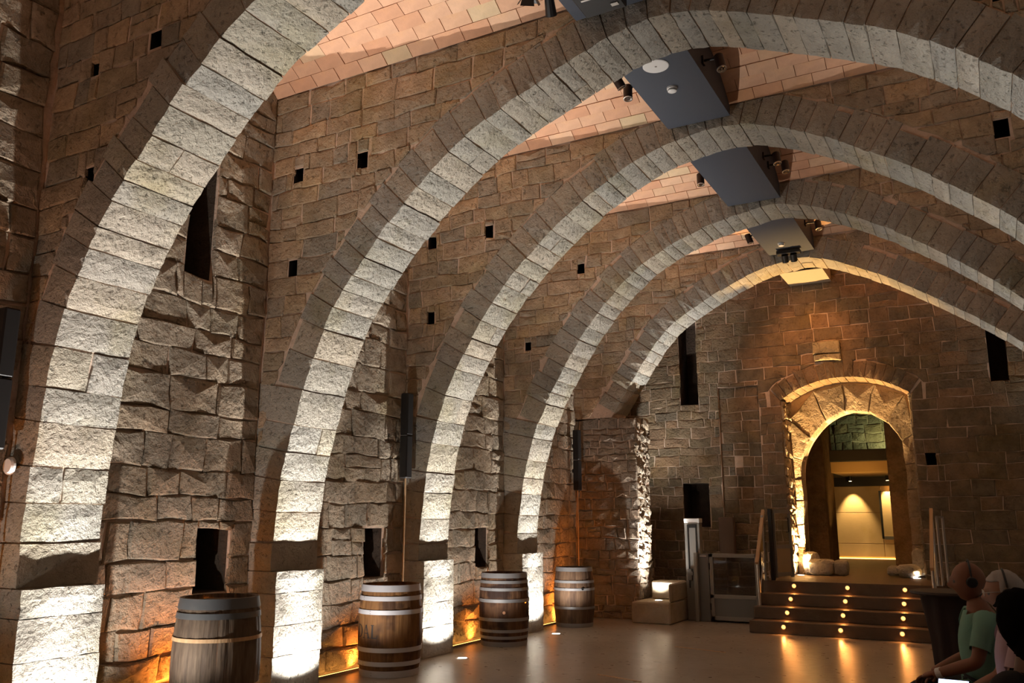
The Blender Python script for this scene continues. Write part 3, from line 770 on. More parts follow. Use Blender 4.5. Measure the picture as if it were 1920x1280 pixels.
# boulders at the feet of the inner arch
def boulder(c, r, sq=1.0, seed=0, name='boulder', m=None, sub=2, parent=None):
    bm = bmesh.new(); bmesh.ops.create_icosphere(bm, subdivisions=sub + 1, radius=1)
    for v in bm.verts:
        d = v.co.copy()
        if sq < 1: d = Vector([math.copysign(abs(t) ** sq, t) for t in d])
        k = 1 + .16 * noise.noise(v.co * 1.6 + Vector((seed, 0, 0))) + .06 * noise.noise(v.co * 5 + Vector((0, seed, 0)))
        v.co = Vector((d.x * r[0], d.y * r[1], d.z * r[2])) * k + Vector(c)
    me = bpy.data.meshes.new(name); bm.to_mesh(me); bm.free()
    return link(name, me, m or M_pill, parent)
for c, r, sq, lab in (((-2.80, 15.62, .86), (.13, .16, .19), .6, 'upright pale block against the left side of the inner door arch'),
                      ((-2.62, 15.52, .80), (.21, .16, .135), .5, 'wide lit block lying at the left foot of the door arch'),
                      ((-2.32, 15.62, .79), (.12, .16, .125), .5, 'shaded square block, innermost at the left foot of the door arch'),
                      ((-1.12, 15.58, .90), (.10, .13, .22), .6, 'tall pale stone at the right foot of the door arch'),
                      ((-1.27, 15.42, .78), (.19, .13, .11), .9, 'rounded bright boulder at the right foot of the door arch'),
                      ((-1.50, 15.6, .76), (.12, .12, .09), .8, 'small brown stone, innermost at the right foot of the door arch')):
    tag(boulder(c, r, sq, seed=c[0] * 7), lab, 'stone', 'stones at the foot of the door arch')

# ------------------------------------------------------------------ right wall, front wall
rw = MB().box((WR, -3.0, 0), (WR + .5, YE + .3, WALLTOP)).build('wall_right', M_small); setting(rw, 'stone right wall of the hall, almost entirely outside the picture', 'wall')
fw = MB().box((WL - .5, -3.2, 0), (WR + .5, -3.0, WALLTOP)).build('wall_front', M_small); setting(fw, 'stone wall behind the viewer', 'wall')

# ------------------------------------------------------------------ tile vaults between the arches
tile_meshes = []
def tile_mesh(lx, ly, th=.02):
    bm = bmesh.new(); bmesh.ops.create_cube(bm, size=1)
    for v in bm.verts:
        s_ = .992 if v.co.z < 0 else 1
        v.co = Vector((v.co.x * lx * s_, v.co.y * ly * s_, v.co.z * th))
    me = bpy.data.meshes.new('tile'); bm.to_mesh(me); bm.free(); me.materials.append(M_tile); return me
def vault(y0, y1, k, lab):
    pitch = y1 - y0; rise = .34; n = 24; nrow = 14
    vs, fs = [], []
    xs = (WL - .3, WR + .3)
    for i in range(n + 1):
        t = i / n; y = y0 + pitch * t; z = vault_z(t)
        for x in xs: vs.append((x, y, z + .012))
        for x in xs: vs.append((x, y, z + .13))
    for i in range(n):
        a = i * 4; b = a + 4
        fs += [(a, a + 1, b + 1, b), (a + 2, b + 2, b + 3, a + 3), (a, b, b + 2, a + 2), (a + 1, a + 3, b + 3, b + 1)]
    fs += [(0, 2, 3, 1), (n * 4, n * 4 + 1, n * 4 + 3, n * 4 + 2)]
    o = meshobj('ceiling', vs, fs, M_tjoint); setting(o, lab, 'ceiling')
    o.data.polygons.foreach_set('use_smooth', [False] * len(o.data.polygons))
    if k is None: return
    # arc length rows
    ys = [y0 + pitch * i / 200 for i in range(201)]; al = [0]
    P = [Vector((0, y, vault_z((y - y0) / pitch))) for y in ys]
    for i in range(1, 201): al.append(al[-1] + (P[i] - P[i - 1]).length)
    lx = .30; ly = al[-1] / nrow
    if not tile_meshes: tile_meshes.extend([tile_mesh(lx - .004, ly - .004), tile_mesh(lx - .006, ly - .003), tile_mesh(lx - .003, ly - .005)])
    cnt = 0; xlo = WL - .02; rest = MB()
    for r in range(nrow):
        s_ = (r + .5) * ly; i = max(j for j in range(201) if al[j] <= s_)
        p = P[i]; tg = (P[min(i + 1, 200)] - P[max(i - 1, 0)]).normalized(); ang = math.atan2(tg.z, tg.y)
        x = xlo + (0 if r % 2 else lx / 2)
        while x < WR:
            xc = x + lx / 2
            if xc < .35:
                if cnt < MAXP:
                    t = bpy.data.objects.new('tile', random.choice(tile_meshes)); C.objects.link(t); t.parent = o
                    t.location = (xc, p.y, p.z + .006 + jit(.002)); t.rotation_euler = (ang + jit(.012), jit(.008), jit(.004)); cnt += 1
                else:
                    rest.add([Matrix.Translation((xc, p.y, p.z + .006)) @ Matrix.Rotation(ang, 4, 'X') @ v.co for v in tile_meshes[0].vertices], [tuple(q.vertices) for q in tile_meshes[0].polygons])
            x += lx
    if rest.v: rest.build('further_tiles', M_tile, o)['kind'] = 'stuff'
vault(AP[1][0] + TH, AP[2][0], 1, 'terracotta tile vault between the nearest and second arches')
vault(AP[2][0] + TH, AP[3][0], 2, 'terracotta tile vault between the second and third arches')
vault(AP[3][0] + TH, AP[4][0], 3, 'terracotta tile vault between the third and fourth arches')
vault(AP[4][0] + TH, AP[5][0], 4, 'terracotta tile vault between the fourth and farthest arches')
vault(AP[5][0] + TH, YE + .02, 5, 'small terracotta tile vault between the farthest arch and the end wall')
vault(-3.0, 1.3, None, 'vault behind the viewer'); vault(1.3, AP[1][0], None, 'tile vault in front of the nearest arch, outside the picture')

# ------------------------------------------------------------------ recessed floor uplights and their light
def uplight(x, y, z, lab, side, power=1.0, col_=COOL, beam_to=None, cast=True, group='recessed floor lights'):
    t = thing('recessed_floor_light', lab, 'light', (x, y, z), group)
    MB().lathe([(.055, .0), (.055, .004), (.075, .006), (.082, .001), (.082, .0)], (x, y, z), 24, False).build('steel_ring', M_steel, t)
    MB().lathe([(0, .004), (.056, .004)], (x, y, z), 24, False).build('lens', M_lens, t)
    return t
for k, (Y0, prof) in AP.items():
    yc = Y0 + TH / 2
    for side in (-1, 1):
        if k == 5 and side < 0: continue
        x = -5.57 if side < 0 else 1.34
        nm = {1: 'nearest', 2: 'second', 3: 'third', 4: 'fourth', 5: 'farthest'}[k]
        t = uplight(x, yc, 0, f'round recessed floor light at the {"left" if side < 0 else "right"} foot of the {nm} arch', side)
        d = -side
        spot('arch_beam_lamp', (x, yc, .03), (x + d * .40, yc, 4.6), P_BEAM * (1 if side < 0 else .62), 64 if side < 0 else 52, 1.0, COOL, .012, t)
        if side < 0:
            spot('arch_spill_lamp', (x, yc, .03), (x + side * .30, yc, 1.5), P_SPILL, 84, .9, COOL, .012, t)
            spot('bay_spill_lamp', (x, yc, .03), (x, yc, 1.5), P_FACE * 7, 146, .4, COOL, .015, t)
# lamp behind the viewer that lights the first bay
t = uplight(-5.57, 1.6, 0, 'round recessed floor light by the left wall, before the nearest arch, out of picture', -1)
spot('bay_spill_lamp', (-5.57, 1.6, .03), (-5.57, 1.6, 1.5), P_FACE * 7, 146, .4, COOL, .015, t)

# bench in the corner by the farthest arch, with its own uplight
be = thing('stone_bench', 'low stone bench in the corner at the lit edge of the infill wall', 'bench', (-4.75, 13.7, 0))
M_bench = stone_mat('bench_plaster', [(.36, .29, .21), (.38, .3, .22)], bump=.012, mott=.3)
MB().box((-5.12, 13.12, 0), (-4.485, 14.15, .32), .02).build('lower_tier', M_bench, be)
MB().box((-5.0, 13.74, .32), (-4.53, 14.15, .60), .02).build('upper_tier', M_bench, be)
MB().box((-4.53, 13.20, .32), (-4.485, 13.92, .60), .02).build('arm_block', M_bench, be)
t = uplight(-4.80, 13.50, .322, 'round recessed light set in the top of the stone bench', -1)
spot('arch_beam_lamp', (-4.80, 13.62, .35), (-4.45, 13.92, 4.6), P_BEAM * .8, 36, 1.0, COOL, .025, t)
spot('arch_spill_lamp', (-4.80, 13.55, .35), (-5.13, 13.88, 2.0), P_SPILL * 14, 62, .9, COOL, .02, t)
spot('bay_spill_lamp', (-4.80, 13.50, .35), (-5.3, 14.8, 3.2), P_FACE * 5, 100, .8, COOL, .03, t)
# warm uplights in the doorway
for x, y, s_, lab in ((-2.93, 15.32, 1, 'left'), (-1.16, 15.36, -1, 'right')):
    t = uplight(x, y, PZ + .001, f'round recessed light glowing at the {lab} side of the doorway', 1)
    spot('door_beam_lamp', (x, y, PZ + .03), (x + .30 * s_, y + .22, 3.5), 2700, 78, .8, (1.0, .60, .23), .02, t)
    spot('door_spill_lamp', (x, y, PZ + .03), (x - .1 * s_, y + .05, 1.4), 60, 140, .7, (1.0, .64, .28), .02, t)

# orange light strips along the foot of the left wall
for i, (a, b) in enumerate([(1.4, 3.70), (AP[1][0] + TH, AP[2][0]), (AP[2][0] + TH, AP[3][0]), (AP[3][0] + TH, AP[4][0]), (AP[4][0] + TH, AP[5][0])]):
    lab = ['in front of the nearest arch', 'behind the barrel with pale staves', 'behind the lettered barrel', 'behind the many-hooped barrel', 'behind the smallest barrel'][i]
    t = thing('led_strip', 'thin orange light strip along the wall foot ' + lab, 'light strip', (-6.12, (a + b) / 2, 0), 'light strips along the left wall')
    MB().box((-6.135, a + .03, .0), (-6.105, b - .03, .022)).build('diffuser', M_led, t)
    MB().box((-6.10, a + .03, .0), (-6.092, b - .03, .028)).build('channel', M_steel, t)
    area('strip_lamp', (-6.12, (a + b) / 2, .035), (-6.30, (a + b) / 2, .30), 34, .03, b - a - .1, (1.0, .30, .045), t, 'Y', 112)

# ------------------------------------------------------------------ barrels
def hoop_prof(zc, hw, rf):
    return [(rf(zc - hw) + .002, zc - hw), (rf(zc - hw) + .007, zc - hw), (rf(zc + hw) + .007, zc + hw), (rf(zc + hw) + .002, zc + hw)]
def barrel(x, y, h, rb, rh, hoops, woodm, hoopm, lab, wooden=(), nst=22, text=None, bung=None):
    t = thing('wine_barrel', lab, 'barrel', (x, y, 0), 'wine barrels along the left wall')
    rf = lambda z: rh + (rb - rh) * (1 - ((z / h) * 2 - 1) ** 2)
    a = random.uniform(0, 1)
    ang = [a]; ws = [random.uniform(.8, 1.25) for _ in range(nst)]; S = sum(ws)
    for w_ in ws: ang.append(ang[-1] + w_ / S * 2 * PI)
    for i in range(nst):
        a0, a1 = ang[i] + .0012, ang[i + 1] - .0012
        vs = []; fs = []; nz = 12; na = 3
        for ii in range(nz + 1):
            z = h * ii / nz; r = rf(z)
            for jj in range(na + 1):
                th = a0 + (a1 - a0) * jj / na; rr = r - (.003 if jj in (0, na) else 0)
                vs.append((x + rr * math.cos(th), y + rr * math.sin(th), z))
            for th in (a1, a0): vs.append((x + (r - .028) * math.cos(th), y + (r - .028) * math.sin(th), z))
        q = na + 3
        for ii in range(nz):
            for jj in range(q): k2 = (jj + 1) % q; fs.append((ii * q + jj, ii * q + k2, (ii + 1) * q + k2, (ii + 1) * q + jj))
        fs.append(tuple(reversed(range(q)))); fs.append(tuple(nz * q + j for j in range(q)))
        meshobj('stave', vs, fs, woodm, t)
    # head, set down inside the rim, built of boards
    zt_ = h - .035; r = rf(zt_) - .03
    nb = 6
    for i in range(nb):
        x0 = -r + 2 * r * i / nb + .002; x1 = -r + 2 * r * (i + 1) / nb - .002
        pl = []
        for xx in (x0, (x0 + x1) / 2, x1): pl.append((xx, -math.sqrt(max(0, r * r - xx * xx))))
        for xx in (x1, (x0 + x1) / 2, x0): pl.append((xx, math.sqrt(max(0, r * r - xx * xx))))
        vs = [(x + p, y + q_, zt_ - .02) for p, q_ in pl] + [(x + p, y + q_, zt_) for p, q_ in pl]
        meshobj('head_board', vs, [tuple(reversed(range(6))), tuple(range(6, 12))] + [(j, (j + 1) % 6, 6 + (j + 1) % 6, 6 + j) for j in range(6)], woodm, t)
    MB().lathe([(0, .03), (rf(.03) - .03, .03), (rf(.03) - .03, .05), (0, .05)], (x, y, 0), 24, False).build('bottom_head', woodm, t)
    for j, (zc, hw) in enumerate(hoops):
        mb = MB(); pr = hoop_prof(zc, hw, rf); mb.lathe(pr + [(pr[0][0], pr[0][1])], (x, y, 0), 48, False)
        o = mb.build('hoop', M_woodhoop if j in wooden else hoopm, t); smooth_by_angle(o)
        if j not in wooden:
            ra = rf(zc) + .007; th = -2.0 + .35 * j % 1.0 - .3
            for dz in (-.012, .012):
                c = Vector((x + ra * math.cos(th), y + ra * math.sin(th), zc + dz * min(1, hw / .016)))
                MB().lathe([(0, .003), (.004, .002), (.005, 0)], n=8, cap=False).xform(Matrix.Translation(c) @ Vector((math.cos(th), math.sin(th), 0)).to_track_quat('Z', 'Y').to_matrix().to_4x4()).build('rivet', M_alud, o)
    if bung:
        th, z, r_, bm_ = bung; rr = rf(z)
        c = Vector((x + rr * math.cos(th), y + rr * math.sin(th), z))
        MB().lathe([(0, .010), (r_ * .8, .010), (r_, .004), (r_, -.01)], n=16, cap=False).xform(Matrix.Translation(c) @ Vector((math.cos(th), math.sin(th), 0)).to_track_quat('Z', 'Y').to_matrix().to_4x4()).build('bung', bm_, t)
    if text:
        # serif capitals painted round the belly: strokes as (u, v) quads with u along the barrel, v up
        for ch, th0, zc, size, polys_ in text:
            vs, fs = [], []
            for pl in polys_:
                k0 = len(vs)
                for (u, v) in pl:
                    z = zc + v * size; rr = rf(z) + .0015; th = th0 + u * size / rb
                    vs.append((x + rr * math.cos(th), y + rr * math.sin(th), z))
                fs.append(tuple(range(k0, len(vs))))
            meshobj('painted_letter', vs, fs, M_ink, t)
    return t
M_woodhoop = wood_mat('chestnut_hoop_wood', (.5, .3, .15), (.62, .42, .24))
M_ink = mat('black_barrel_paint', (.02, .015, .012), .7)
M_hoop_w = mat('galvanised_hoop_steel', (.56, .54, .56), .5, .25)
M_hoop_d = mat('dull_hoop_steel', (.13, .135, .14), .5, .35)
M_hoop_m = mat('aged_hoop_steel', (.30, .29, .29), .5, .35)
def letter(ch):
    Q = []
    def q(a, b, c, d): Q.append([a, b, c, d])
    def bar(x0, y0, x1, y1): Q.append([(x0, y0), (x1, y0), (x1, y1), (x0, y1)])
    if ch == 'L':
        bar(.05, 0, .19, 1); bar(-.03, 0, .05, .05); bar(-.03, .95, .05, 1); bar(.19, .95, .27, 1); bar(.19, 0, .56, .07); q((.5, .07), (.56, .07), (.60, .26), (.55, .26))
    if ch == 'A':
        q((.30, 1), (.40, 1), (.13, 0), (.07, 0)); q((.30, 1), (.42, 1), (.72, 0), (.57, 0)); bar(.19, .33, .55, .39); bar(-.03, 0, .22, .05); bar(.48, 0, .80, .05)
    if ch == 'D':
        bar(.05, 0, .19, 1); bar(-.03, 0, .05, .05); bar(-.03, .95, .05, 1)
        pts_o = [(.19 + .50 * math.cos(t), .5 + .5 * math.sin(t)) for t in [(-PI / 2 + PI * i / 10) for i in range(11)]]
        pts_i = [(.19 + .36 * math.cos(t), .5 + .44 * math.sin(t)) for t in [(-PI / 2 + PI * i / 10) for i in range(11)]]
        for i in range(10): Q.append([pts_o[i], pts_o[i + 1], pts_i[i + 1], pts_i[i]])
    return Q
# densify letter polygons along u so they follow the curve (short strokes already do)
ang_cam = math.atan2(0 - 7.66, 0 + 5.71)
barrel(-5.54, 5.14, .97, .342, .298, [(.93, .04), (.84, .022), (.665, .014), (.305, .014), (.13, .022), (.045, .04)], wood_mat('pale_oak_staves', (.085, .058, .04), (.19, .135, .09), .3, 3.0), M_hoop_d,
       'largest wine barrel with plain pale staves, grey metal top hoops and thin wooden hoops', wooden=(2, 3))
barrel(-5.71, 7.66, .91, .336, .300, [(.875, .033), (.775, .022), (.64, .022), (.27, .022), (.135, .022), (.035, .033)], wood_mat('honey_oak_staves', (.13, .055, .02), (.24, .115, .04), .75, 1.3), M_hoop_w,
       'wine barrel with painted capital letters and broad pale hoops, second from the left',
       text=[(c, ang_cam + o_, .385, .132, letter(c)) for c, o_ in (('D', -1.26), ('A', -.96), ('L', -.62))])
barrel(-5.72, 10.13, .90, .325, .292, [(.87, .03), (.79, .018), (.70, .018), (.56, .02), (.33, .02), (.19, .018), (.11, .018), (.03, .03)], wood_mat('wine_stained_staves', (.085, .038, .02), (.17, .085, .04), .95, 5.0), M_hoop_m,
       'wine-stained barrel with eight closely spaced hoops and a pale bung, third from the left', bung=(math.atan2(-10.13, 5.72), .42, .02, mat('cork_bung', (.62, .33, .18), .7)))
barrel(-5.745, 12.36, .86, .31, .272, [(.84, .03), (.66, .018), (.55, .018), (.28, .018), (.03, .03)], wood_mat('brown_oak_staves', (.09, .05, .03), (.18, .105, .06), .35, 8.0), M_hoop_m,
       'smallest wine barrel farthest along the wall, with a dark bung hole', bung=(math.atan2(-12.36, 5.745) + .42, .56, .022, M_black))

# ------------------------------------------------------------------ column speakers
def column_speaker(x, y, lab, z0=2.06, z1=3.08, foot=True):
    t = thing('column_speaker', lab, 'speaker', (x, y, 0), 'black column speakers')
    MB().box((x - .055, y - .06, z0), (x + .055, y + .06, (z0 + z1) / 2 - .004), .012).box((x - .055, y - .06, (z0 + z1) / 2 + .004), (x + .055, y + .06, z1), .012).build('cabinet', M_black, t)
    MB().box((x - .045, y - .0625, (z0 + z1) / 2 - .006), (x + .045, y - .02, (z0 + z1) / 2 + .002)).build('joint_plate', M_alud, t)
    MB().box((x - .09, y - .01, z0 + .3), (x - .05, y + .01, z0 + .36)).box((x - .09, y - .01, z1 - .3), (x - .05, y + .01, z1 - .24)).build('wall_bracket', M_black, t)
    if foot:
        MB().tube([(x, y, z0), (x, y, .02)], .011, 8).build('pole', M_tan, t)
        MB().lathe([(.0, 0), (.11, 0), (.11, .012), (.02, .03), (.0, .03)], (x, y, 0), 20, False).build('base', M_black, t)
    return t
column_speaker(-6.10, 8.40, 'tall black column speaker on a thin pole above the lettered barrel')
column_speaker(-6.10, 13.32, 'tall black column speaker on a thin pole above the smallest barrel')
column_speaker(-6.14, 3.52, 'black column speaker cut by the left edge of the picture')
t = thing('wall_fitting', 'white round wall fitting at the left edge of the picture', 'fitting', (-6.12, 3.66, 1.95))
MB().lathe([(0, .03), (.05, .028), (.062, .015), (.065, 0)], n=24, cap=False).xform(Matrix.Translation((-6.13, 3.66, 1.95)) @ Matrix.Rotation(PI / 2, 4, 'X')).build('cover', M_white, t)
MB().box((-6.25, 3.655, 1.93), (-6.12, 3.70, 1.97)).build('mount', M_black, t)

# ------------------------------------------------------------------ boxes under the vault crowns
def crown_box(y0, y1, zb, m, lab):
    t = thing('ceiling_service_box', lab, 'ceiling box', (-2.4, (y0 + y1) / 2, zb), 'dark service boxes under the vaults')
    x0, x1 = -2.74, -2.05
    MB().box((x0, y0, zb), (x1, y1, zb + .012)).build('bottom_panel', m, t)
    for x in (x0, x1 - .012):
        n = 12; vs = []; fs = []
        for i in range(n + 1):
            s_ = i / n; y = y0 + (y1 - y0) * s_; zt2 = vault_z(s_) - .004
            for xx in (x, x + .012):
                vs.append((xx, y, zb + .012)); vs.append((xx, y, max(zt2, zb + .02)))
        for i in range(n):
            a = i * 4; b = a + 4
            fs += [(a, a + 1, b + 1, b), (a + 2, b + 2, b + 3, a + 3), (a + 1, a + 3, b + 3, b + 1), (a, b, b + 2, a + 2)]
        fs += [(0, 2, 3, 1), (n * 4, n * 4 + 1, n * 4 + 3, n * 4 + 2)]
        meshobj('side_panel', vs, fs, m, t)
    return t
crown_box(AP[1][0] + TH + .01, AP[2][0] - .03, 5.80, M_box, 'slate grey service box under the nearest vault, at the top edge of the picture')
crown_box(AP[2][0] + TH + .01, AP[3][0] - .03, 5.82, M_box, 'slate grey service box with a white round speaker and a smoke detector')
crown_box(AP[3][0] + TH + .01, AP[4][0] - .03, 5.74, M_box, 'plain slate grey service box under the vault behind the third arch')
crown_box(AP[4][0] + TH + .01, AP[5][0] - .03, 5.73, M_box, 'slate grey service box with a smoke detector and a twin projector')
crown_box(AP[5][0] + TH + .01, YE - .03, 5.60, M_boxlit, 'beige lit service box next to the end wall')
def detector(x, y, z, lab):
    t = thing('smoke_detector', lab, 'smoke detector', (x, y, z), 'smoke detectors')
    MB().lathe([(.052, 0), (.052, -.018), (.046, -.022), (0, -.022)], (x, y, z), 20, False).build('base', M_white, t)
    MB().lathe([(.034, -.022), (.034, -.034), (0, -.034)], (x, y, z), 16, False).build('dark_vents', M_black, t)
    MB().lathe([(.046, -.032), (.044, -.042), (.03, -.05), (0, -.052), ], (x, y, z), 20, False).build('dome', M_white, t)
detector(-2.40, 7.66, 5.82, 'white smoke detector below the round speaker on the second box')
detector(-2.44, 12.95, 5.73, 'white smoke detector on the box with the twin projector')
t = thing('ceiling_speaker', 'white round speaker grille on the slate grey box', 'speaker', (-2.40, 7.18, 5.82))
MB().lathe([(.125, 0), (.125, -.006), (.117, -.011), (0, -.008)], (-2.40, 7.18, 5.82), 32, False).build('grille', M_white, t)
MB().lathe([(.012, -.010), (0, -.013)], (-2.40, 7.18, 5.82), 10, False).build('centre_cap', M_alud, t)
def track_spot(x, y, z, sx, tilt, yaw, lab, L_=.15, r=.047, lit=False):
    """cylinder spotlight on an arm that leaves the box side"""
    t = thing('spotlight', lab, 'spotlight', (x, y, z), 'cylinder spotlights beside the boxes')
    d = Vector((math.sin(tilt) * math.cos(yaw), math.sin(tilt) * math.sin(yaw), -math.cos(tilt)))
    c = Vector((x, y, z)); a = c - d * L_ * .5; b = c + d * L_ * .5
    o = MB().tube([a, a + d * .012, b - d * .004, b], [r * .8, r, r, r * .97], 18).build('housing', M_brownm, t); smooth_by_angle(o)
    Rm = Matrix.Translation(b) @ d.to_track_quat('Z', 'Y').to_matrix().to_4x4()
    MB().lathe([(r * .96, .002), (r * .85, .003), (r * .35, -.002), (0, .001)], n=18, cap=False).xform(Rm).build('reflector', M_warmlens if lit else M_chrome, t)
    MB().lathe([(r * 1.02, -.004), (r * 1.04, .004), (r * .92, .005)], n=18, cap=False).xform(Rm).build('rim', M_steel, t)
    xe = -2.74 if sx < 0 else -2.05
    MB().tube([c, (x - sx * .05, y, z + .05), (xe, y, z + .06)], .013, 8).box((min(xe, xe + sx * .02), y - .035, z + .02), (max(xe, xe + sx * .02), y + .035, z + .1)).build('arm', M_black, t)
    return t
track_spot(-1.88, 7.55, 5.90, 1, .25, -.6, 'dark cylinder spotlight on the right side of the box with the round speaker', .17)
track_spot(-2.88, 7.42, 5.90, -1, .55, PI * .25, 'dark spotlight left of the box with the round speaker, nearer of the two', .15)
track_spot(-2.87, 7.66, 5.89, -1, .15, -1.2, 'dark spotlight left of the box with the round speaker, farther of the two', .16)
track_spot(-2.87, 10.20, 5.86, -1, .15, -1.2, 'dark spotlight left of the plain grey box', .16)
track_spot(-1.89, 10.10, 5.90, 1, .2, -.9, 'dark spotlight right of the plain grey box, nearer of the two', .15)
track_spot(-1.84, 10.36, 5.88, 1, .2, -.9, 'dark spotlight right of the plain grey box, farther of the two', .15)
track_spot(-2.90, 12.85, 5.85, -1, .35, PI * .2, 'dark spotlight left of the box with the twin projector', .15)
track_spot(-1.86, 12.80, 5.88, 1, .2, -.9, 'dark spotlight right of the box with the twin projector', .15)
# twin projector at the far end of the fourth box; it lights the farthest bay warm
t = thing('twin_projector', 'black twin projector bar under the far end of the fourth box, its two lamps glinting', 'projector', (-2.40, 13.3, 5.7))
MB().box((-2.58, 13.22, 5.64), (-2.22, 13.34, 5.70), .008).build('bar', M_black, t)
MB().box((-2.42, 13.26, 5.70), (-2.38, 13.30, 5.732)).build('bracket', M_black, t)
for x in (-2.46, -2.33):
    o = MB().tube([(x, 13.27, 5.63), (x, 13.33, 5.53)], .05, 16).build('lamp_head', M_black, t)
    MB().lathe([(0, .004), (.042, .002)], n=16, cap=False).xform(Matrix.Translation((x, 13.33, 5.528)) @ Vector((0, .5, -.86)).to_track_quat('Z', 'Y').to_matrix().to_4x4()).build('lens', M_chrome, o)
    spot('projector_lamp', (x, 13.36, 5.50), (x - .1, 15.1, 4.2), 60, 68, .9, (1.0, .40, .12), .03, t)
# equipment on the nearest box
t = thing('stage_light', 'black jagged stage light with barn doors hanging left of the nearest box', 'stage light', (-2.95, 5.75, 5.8))
o = MB().tube([(-2.96, 5.62, 5.98), (-3.00, 5.72, 5.88)], [.042, .05], 14).build('housing', M_black, t)
mb = MB()
for a in range(4):
    th = a * PI / 2 + .5; c = Vector((-3.00, 5.72, 5.88)); d = Vector((-.33, .55, -.77)).normalized()
    u = d.orthogonal().normalized(); v = d.cross(u); r1 = u * math.cos(th) + v * math.sin(th); r2 = d.cross(r1)
    p = [c + r1 * .06 + r2 * .05, c + r1 * .06 - r2 * .05, c + r1 * .09 - r2 * .06 + d * .05, c + r1 * .09 + r2 * .06 + d * .05]
    q = [x_ + r1 * .003 for x_ in p]; mb.add(p + q, [(0, 1, 2, 3), (7, 6, 5, 4), (0, 4, 5, 1), (1, 5, 6, 2), (2, 6, 7, 3), (3, 7, 4, 0)])
mb.build('barn_doors', M_black, t)
MB().obox((-2.97, 5.64, 5.95), (-2.74, 5.66, 6.0), .02, .03).build('yoke', M_black, t)
t = thing('stage_light', 'smaller black stage light beside the nearest box, right of the jagged one', 'stage light', (-2.86, 5.85, 5.8))
MB().tube([(-2.85, 5.80, 5.88), (-2.88, 5.90, 5.78)], [.04, .05], 12).build('housing', M_black, t)
MB().obox((-2.85, 5.82, 5.87), (-2.74, 5.82, 5.90), .015, .02).build('yoke', M_black, t)
t = thing('ceiling_projector', 'dark projector slung under the nearest box at the top edge of the picture', 'projector', (-2.36, 5.8, 5.7))
MB().box((-2.56, 5.55, 5.66), (-2.20, 5.92, 5.76), .012).build('casing', M_black, t)
MB().box((-2.50, 5.60, 5.655), (-2.26, 5.62, 5.662)).box((-2.50, 5.66, 5.655), (-2.26, 5.68, 5.662)).box((-2.30, 5.80, 5.650), (-2.24, 5.84, 5.662)).build('vents', M_steel, t)
MB().tube([(-2.38, 5.72, 5.76), (-2.38, 5.72, 5.80)], .02, 10).build('mount', M_black, t)

# ------------------------------------------------------------------ platform lift and railings
t = thing('platform_lift', 'grey aluminium wheelchair platform lift with a glazed gate left of the steps', 'lift', (-3.9, 13.9, 0))
MB().box((-4.47, 13.94, 0), (-4.22, 14.10, 1.58), .006).build('mast', M_alu, t)
MB().box((-4.475, 13.935, 1.53), (-4.215, 14.105, 1.60), .006).build('mast_cap', M_white, t)
MB().box((-4.42, 13.925, .5), (-4.405, 13.942, 1.50)).box((-4.285, 13.925, .5), (-4.27, 13.942, 1.50)).build('guide_rail', M_black, t)
MB().box((-4.42, 13.92, 1.45), (-4.27, 13.942, 1.50)).build('label_plate', M_black, t)
MB().box((-4.43, 13.89, .62), (-4.36, 13.94, .80), .006).box((-4.38, 13.88, .70), (-4.34, 13.9, .76)).build('lock_box', M_alud, t)
MB().box((-4.29, 13.78, 0), (-4.235, 13.92, 1.06), .004).build('corner_post', M_alu, t)
MB().box((-4.235, 13.86, .0), (-4.07, 13.90, 1.04), .004).build('side_panel', M_alud, t)
MB().box((-4.21, 13.85, 1.00), (-4.10, 13.862, 1.015)).build('control_strip', M_white, t)
g0, g1 = -4.06, -3.30
MB().box((g0, 13.86, .03), (g0 + .06, 13.91, 1.05), .004).box((g1 - .04, 13.86, .03), (g1, 13.91, 1.05), .004).box((g0, 13.86, .99), (g1, 13.91, 1.05), .004).box((g0, 13.86, .36), (g1, 13.91, .42), .004).box((g0, 13.86, .03), (g1, 13.91, .09), .004).build('gate_frame', M_alu, t)
MB().box((g0 + .05, 13.88, .42), (g1 - .03, 13.888, 1.0)).build('gate_glass', mat('smoked_glass', (.25, .22, .2), .03, trans=.9), t)
MB().box((g0 + .05, 13.875, .09), (g1 - .03, 13.89, .37)).build('kick_panel', M_alud, t)
MB().box((g0 - .012, 13.85, .80), (g0 + .01, 13.87, .90)).box((g0 - .012, 13.85, .18), (g0 + .01, 13.87, .28)).build('hinge', M_black, t)
MB().box((-4.2, 13.92, .02), (-3.3, 15.0, .06)).build('platform', M_alud, t)
cab = MB().box((-4.18, 14.93, .95), (-3.92, 15.06, 1.62), .01).build('control_cabinet', mat('brown_cabinet', (.16, .10, .07), .6)); tag(cab, 'brown box on the end wall behind the lift mast', 'cabinet')
